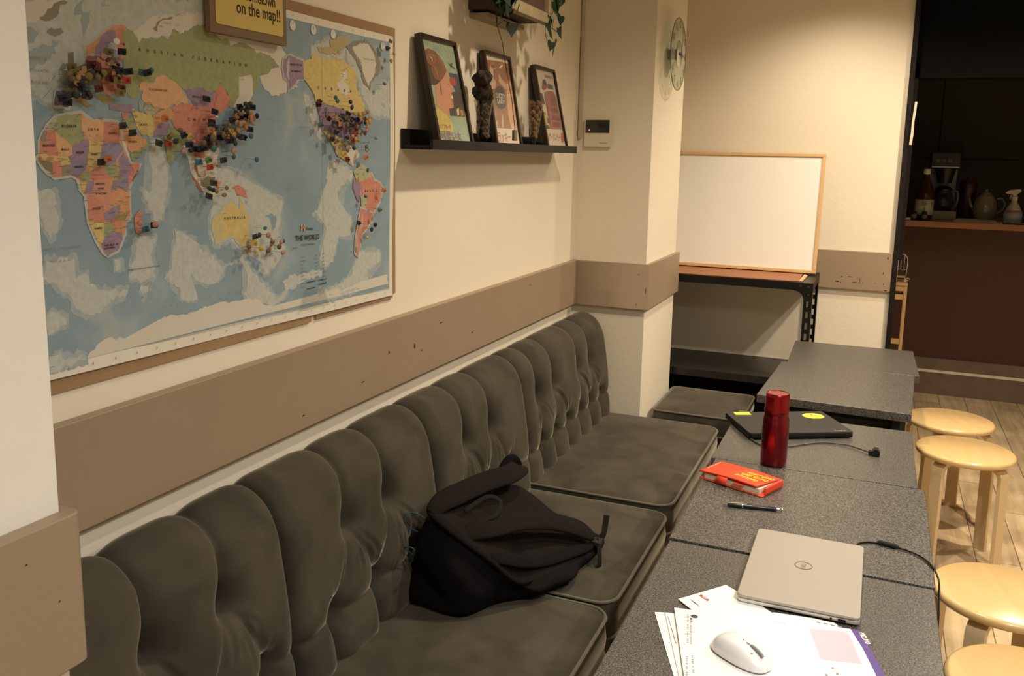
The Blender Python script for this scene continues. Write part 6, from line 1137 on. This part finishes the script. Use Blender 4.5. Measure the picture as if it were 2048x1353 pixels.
g=G(); cxg,czg=XR-.082,ZT-.082; pts=[(XR,ZT-.001),(XR,ZT-.085),(XR-.038,ZT-.085)]+[(cxg+.044*math.cos(R(a)),czg+.044*math.sin(R(a))) for a in range(0,91,15)]+[(XR-.085,ZT-.036),(XR-.085,ZT-.001)]
g.prism(pts,YF-.005,YF-.0025,ax=1); gp=g.obj('gusset',black,t)
for (x,z) in ((XR-.02,ZT-.018),(XR-.055,ZT-.016),(XR-.018,ZT-.055)):
    G().lathe([(0,-.003),(.0045,-.0025),(.0055,0)],(x,YF-.005,z),14,ax=1).obj('bolt',mat('bolt_dark',(.06,.055,.05),.35,.6),gp,smooth=True)
cb=mat('hardboard_brown',(.30,.125,.055),.6,var=.1,vscale=20)
g=G(); rr=random.Random(1); edge=[(-1.16,4.232)]+[(-1.16+i*.042,4.234+rr.uniform(-.004,.004)) for i in range(1,20)]+[(-.318,4.252),(-.325,4.62),(-1.16,4.62)]
tag(g.prism(edge,.9675,.9715).obj('brown_board',cb),'thin brown board lying on top of the black rack under the whiteboard','board')
tag(G().prism([(-.318,4.26),(-.302,4.265),(-.296,4.47),(-.314,4.52)],.9675,.972).obj('wood_strip',pine),'short pale wood strip on the rack top beside the brown board','strip')
# whiteboard, leaning
t=thing('whiteboard','whiteboard with a light wooden frame leaning on the far wall above the rack','whiteboard',(-.7,4.55,.972))
X0,X1=-1.172,-.262; B0=Vector((0,4.535,.973)); B1=Vector((0,4.662,1.558)); ev=(B1-B0).normalized(); nv=Vector((0,-ev.z,ev.y)); HH=(B1-B0).length
def wb(x,h,d): p=B0+ev*h+nv*d; return (x,p.y,p.z)
def wbox(g,x0,x1,h0,h1,d0,d1): 
    vs=[wb(x,h,d) for x in (x0,x1) for h in (h0,h1) for d in (d0,d1)]; g.add(vs,[(0,1,3,2),(4,6,7,5),(0,4,5,1),(2,3,7,6),(0,2,6,4),(1,5,7,3)])
fwid=.016
for (a,b_,c,d) in ((X0,X1,0,fwid),(X0,X1,HH-fwid,HH),(X0,X0+fwid,fwid,HH-fwid),(X1-fwid,X1,fwid,HH-fwid)):
    g=G(); wbox(g,a,b_,c,d,0,.018); g.obj('frame_strip',pine,t,bevel=.0015)
g=G(); wbox(g,X0+fwid,X1-fwid,fwid,HH-fwid,.002,.011); g.obj('board_surface',mat('whiteboard_enamel',(.80,.78,.74),.22,var=.025,vscale=4),t)
# ------------------------------------------------------------------ kitchen beyond the doorway
ctop=wood('counter_wood',(.40,.15,.045),(.50,.20,.07),3,.25,.3,axis=0); cfront=mat('counter_front_brown',(.075,.026,.014),.5,bump=.1,bscale=300)
t=thing('kitchen_counter','dark brown kitchen counter with an orange wood top beyond the doorway','counter',(1.5,6.7,0))
G().box(-.55,3.05,6.320,7.05,1.112,1.152).obj('countertop',ctop,t,bevel=.003)
g=G().box(-.55,3.05,6.345,6.36,.24,1.112); g.obj('front_panel',cfront,t)
G().box(-.55,3.05,6.36,7.0,.0,1.10).obj('carcass',cfront,t)
t=mat('plinth_stone',(.17,.115,.085),.45,var=.35,vscale=9)
struct(G().box(-.55,3.05,6.322,6.345,0,.245),'baseboard_kitchen',t)
struct(G().box(-.55,3.05,6.316,6.322,.150,.168),'trim_7',mat('metal_strip',(.80,.74,.64),.35,.4))
t=thing('kitchen_cupboard','dark wall cupboard above the kitchen counter','cupboard',(1.2,7.4,1.55))
cupm=mat('cupboard_dark',(.022,.023,.019),.6)
G().box(-.5,3.0,7.35,8.09,1.56,2.3).obj('carcass',cupm,t)
for k in range(4): G().box(-.5+.875*k+.004,-.5+.875*(k+1)-.004,7.33,7.35,1.565,2.15).obj('door',cupm,t,bevel=.002)
G().box(-.5,3.0,7.325,7.35,2.158,2.3).obj('cornice',cupm,t)
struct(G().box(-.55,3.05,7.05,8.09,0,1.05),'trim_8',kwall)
KZ=1.152
def kt(name,label,cat,x,y,z=KZ): return thing(name,label,cat,(x,y,z))
# tall bottle
t=kt('sauce_bottle','large dark brown bottle with a white cap and pale label on the counter','bottle',.275,6.455)
g=G(); c=(.275,6.455,KZ); g.lathe([(0,0),(.050,0),(.055,.008),(.056,.15),(.052,.18),(.036,.235),(.020,.275),(.018,.30),(0,.30)],c,32); g.obj('body',mat('bottle_brown',(.05,.018,.012),.12),t,smooth=True,angle=45)
G().lathe([(0,.30),(.021,.30),(.021,.332),(.019,.335),(0,.335)],c,24).obj('cap',white,t,smooth=True)
g=G(); lb=[]
G().lathe([(.0575,.035),(.0575,.135)],c,40).obj('label_band',mat('label_pale',(.55,.55,.45),.6),t,smooth=True,angle=0)
g=G(); 
for (s,w_,z0,z1) in ((-.3,.5,.095,.125),(-.05,.12,.05,.09),(.75,.25,.085,.12)):
    for q in range(4):
        a0=R(-90)+s+w_*q/4; a1=R(-90)+s+w_*(q+.75)/4; g.add([(c[0]+.0580*math.cos(a),c[1]+.0580*math.sin(a),KZ+z) for a,z in ((a0,z0),(a1,z0),(a1,z1),(a0,z1))],[(0,1,2,3)])
g.noflip=1; g.obj('label_print',mat('label_green_print',(.16,.20,.08),.6),t)
for x,l in ((.216,'small dark seasoning bottle left in front of the tall brown bottle'),(.279,'small dark seasoning bottle right in front of the tall brown bottle')):
    t=kt('seasoning_bottle',l,'bottle',x,6.374); t['group']='small seasoning bottles'; c=(x,6.374,KZ)
    G().lathe([(0,0),(.017,0),(.018,.004),(.018,.042),(.012,.047),(0,.047)],c,24).obj('body',mat('seasoning_glass',(.03,.02,.015),.15),t,smooth=True)
    G().lathe([(.0185,.014),(.0185,.038)],c,24).obj('label_band',mat('label_dull',(.22,.20,.15),.6),t,smooth=True,angle=0)
    G().lathe([(0,.047),(.015,.047),(.015,.058),(0,.058)],c,20).obj('cap',black,t,smooth=True)
tag(G().box(.147,.197,6.345,6.372,KZ,KZ+.015).obj('white_block',white,bevel=.003),'small white block at the left end of the counter edge','block')
# coffee maker
t=kt('coffee_maker','black drip coffee maker with a glass jug and a pale warming base','coffee maker',.40,6.64)
bk=mat('coffee_black',(.008,.008,.008),.35)
G().box(.298,.476,6.56,6.78,KZ+.34,KZ+.445).obj('head',bk,t,bevel=.006)
g=G()
for q in range(3): g.box(.33+q*.035,.35+q*.035,6.557,6.561,KZ+.385,KZ+.40)
g.obj('control_marks',mat('marks_dim',(.10,.10,.09),.4),t)
G().box(.305,.470,6.558,6.565,KZ+.346,KZ+.353).obj('trim_strip',mat('trim_dim_chrome',(.3,.3,.27),.3,.8),t)
G().lathe([(0,.245),(.042,.245),(.046,.26),(.066,.34),(0,.34)],(.394,6.63,KZ),32).obj('filter_basket',bk,t,smooth=True,angle=50)
G().box(.30,.476,6.74,6.80,KZ+.03,KZ+.34).obj('column',mat('coffee_silver',(.16,.165,.17),.45,.3),t,bevel=.004)
G().box(.300,.478,6.54,6.80,KZ,KZ+.058).obj('warming_base',mat('base_pale',(.30,.29,.23),.5),t,bevel=.004)
j=G().lathe([(0,.060),(.055,.060),(.066,.085),(.068,.12),(.058,.165),(.050,.185),(.052,.19)],(.394,6.625,KZ),40).obj('jug',glass_mat('jug_glass',(.55,.55,.5)),t,smooth=True,angle=0)
G().lathe([(0,.19),(.052,.19),(.053,.205),(.03,.222),(0,.225)],(.394,6.625,KZ),32).obj('jug_lid',bk,j,smooth=True)
G().tube(smooth_path([(.445,6.615,KZ+.19),(.475,6.60,KZ+.185),(.482,6.595,KZ+.14),(.470,6.60,KZ+.09)]),.008,8).obj('jug_handle',mat('handle_dull',(.16,.16,.15),.3),j,smooth=True,angle=0)
G().tube(smooth_path([(.40,6.70,KZ+.445),(.42,6.68,KZ+.50),(.47,6.68,KZ+.515),(.49,6.70,KZ+.47),(.48,6.73,KZ+.40)]),.003,6).obj('wire',black,t,smooth=True,angle=0)
t=kt('storage_jar','dark maroon lidded jar between the coffee maker and the teapot','jar',.545,6.70); c=(.545,6.70,KZ)
jm=mat('jar_maroon',(.035,.012,.012),.3)
G().lathe([(0,0),(.050,0),(.054,.006),(.055,.22),(0,.22)],c,32).obj('body',jm,t,smooth=True,angle=45); G().lathe([(0,.222),(.054,.222),(.054,.255),(.045,.265),(.012,.268),(.012,.28),(0,.282)],c,32).obj('lid',jm,t,smooth=True,angle=45)
t=kt('teapot','pale ceramic teapot on the counter beside the dark jar','teapot',.650,6.62); c=(.650,6.62,KZ); tm=mat('teapot_cream',(.25,.23,.17),.12,coat=.4)
G().lathe([(0,0),(.045,0),(.048,.006),(.068,.04),(.073,.085),(.066,.13),(.045,.165),(.036,.172),(0,.172)],c,40).obj('body',tm,t,smooth=True,angle=45)
G().lathe([(0,.172),(.038,.173),(.030,.186),(.012,.192),(.010,.198),(.012,.206),(0,.210)],c,32).obj('lid',tm,t,smooth=True,angle=45)
G().tube(smooth_path([(.715,6.62,KZ+.14),(.745,6.62,KZ+.15),(.765,6.62,KZ+.11),(.745,6.62,KZ+.065),(.715,6.62,KZ+.05)]),.006,8).obj('handle',tm,t,smooth=True,angle=0)
G().tube([(.59,6.62,KZ+.07),(.565,6.62,KZ+.10),(.55,6.62,KZ+.15)],[.016,.011,.008],10).obj('spout',tm,t,smooth=True,angle=0)
# papers on the counter
for i,(pts,z,l) in enumerate([([(.448,6.345),(.732,6.350),(.755,6.50),(.475,6.60)],KZ,'lower sheet of the loose papers lying on the kitchen counter'),([(.465,6.40),(.70,6.38),(.72,6.55),(.50,6.68)],KZ+.006,'top sheet of the loose papers lying on the kitchen counter')]):
    o=G().prism(pts,z+.0005,z+.004).obj('paper_sheet',mat('paper_dull',(.72,.66,.50),.7)); tag(o,l,'paper')
# spray bottle
def spray(x,y,label,body,headc,s=1):
    t=kt('spray_bottle',label,'spray bottle',x,y); c=(x,y,KZ)
    G().lathe([(0,0),(.048*s,0),(.052*s,.006),(.053*s,.06),(.046*s,.085),(.030*s,.12),(.017*s,.135),(.016*s,.15),(0,.15)],c,36).obj('body',body,t,smooth=True,angle=50)
    G().lathe([(.0535*s,.020),(.0540*s,.060),(.0495*s,.078)],c,36).obj('label_band',mat('spray_label',(.30,.36,.42),.5),t,smooth=True,angle=0)
    G().lathe([(.0505*s,.079),(.0475*s,.086)],c,36).obj('red_band',mat('spray_red',(.5,.05,.04),.5),t,smooth=True,angle=0)
    G().lathe([(0,.15),(.018*s,.15),(.019*s,.172),(.013*s,.178),(0,.178)],c,24).obj('collar',headc,t,smooth=True)
    g=G(); g.prism([(x-.055*s,KZ+.196),(x-.035*s,KZ+.214),(x+.03*s,KZ+.222),(x+.034*s,KZ+.205),(x+.012*s,KZ+.190),(x+.010*s,KZ+.176),(x-.012*s,KZ+.176),(x-.016*s,KZ+.190),(x-.045*s,KZ+.188)],y-.010,y+.010,ax=1); g.obj('trigger_head',headc,t,bevel=.003)
    g=G(); g.prism([(x-.016*s,KZ+.190),(x-.022*s,KZ+.188),(x-.030*s,KZ+.158),(x-.025*s,KZ+.156)],y-.006,y+.006,ax=1); g.obj('trigger',headc,t,bevel=.002)
    return t
spray(.795,6.43,'white spray bottle with a red-topped blue label at the right end of the counter',mat('spray_body',(.50,.48,.45),.3),mat('spray_white',(.62,.52,.46),.4))
spray(.915,6.50,'blue-headed spray bottle cut by the right edge of the photo',mat('spray_body_blue',(.10,.14,.22),.3),mat('spray_head_blue',(.05,.09,.20),.4))
g=G(); arr=[[(.76+.016*i,6.335+.03*j,KZ+.004+.008*abs(math.sin(i*1.1+j*.7))) for j in range(4)] for i in range(9)]; g.grid(arr); o=g.obj('cloth',mat('cloth_grey',(.20,.19,.17),.9),smooth=True,angle=0); so=o.modifiers.new('s','SOLIDIFY'); so.thickness=.003; tag(o,'crumpled grey cloth on the counter edge in front of the spray bottle','cloth')
# wooden stand with the little wire chair beside the doorway
t=thing('wooden_stand','narrow pale wooden stand just beyond the dark doorpost','stand',(.15,5.6,0))
G().box(.06,.190,5.52,5.68,.818,.835).obj('stand_top',pine,t,bevel=.002)
G().box(.06,.188,5.53,5.545,.785,.818).obj('apron',pine,t)
for yy in (5.525,5.655): G().box(.174,.189,yy,yy+.015,0,.818).obj('leg',pine,t)
for yy in (5.525,5.655): G().box(.062,.077,yy,yy+.015,0,.818).obj('leg',pine,t)
for z in (.735,.470,.12): G().box(.077,.180,5.53,5.542,z,z+.030).obj('rail',pine,t)
t=thing('miniature_chair','tiny white wire chair with a wooden seat on top of the wooden stand','ornament',(.15,5.58,.836))
wirem=mat('white_wire',(.72,.66,.58),.4)
G().box(.125,.176,5.55,5.61,.862,.868).obj('seat',pine,t,bevel=.002)
bk_=[(.130,5.60,.868)]+[(.130,5.60,.93)]+[(.155-.025*math.cos(R(a)),5.60,.95+.045*math.sin(R(a))) for a in range(0,181,20)]+[(.180,5.60,.93),(.178,5.60,.868)]
G().tube(bk_,.0018,6).obj('back_hoop',wirem,t,smooth=True,angle=0)
g=G()
for q in (.145,.163): g.tube([(q,5.60,.905),(q,5.60,.99)],.0012,6)
g.tube([(.131,5.60,.905),(.179,5.60,.905)],.0015,6); g.obj('back_wires',wirem,t)
for (x,y) in ((.130,5.555),(.172,5.555),(.130,5.605),(.172,5.605)): G().tube([(x,y,.862),(x+(.004 if x>.15 else -.002),y,.836)],.0018,6).obj('leg',wirem,t)
G().tube([(.176+.012*(1-a/500)*math.cos(R(a))+.010,5.555,.852+.012*(1-a/500)*math.sin(R(a))) for a in range(0,400,25)],.0014,6).obj('scroll',wirem,t,smooth=True,angle=0)
# light switch style handle on the doorpost
t=thing('door_handle_bar','short white vertical bar fixed on the dark doorpost','handle',(.116,4.67,1.7))
g=G(); g.prism([(.1075,1.612),(.1190,1.610),(.123,1.66),(.122,1.72),(.1255,1.765),(.1275,1.812),(.1165,1.813),(.1140,1.765),(.1115,1.72),(.1110,1.665)],4.640,4.656,ax=1); g.obj('bar',mat('handle_cream',(.62,.58,.48),.4),t,bevel=.001)
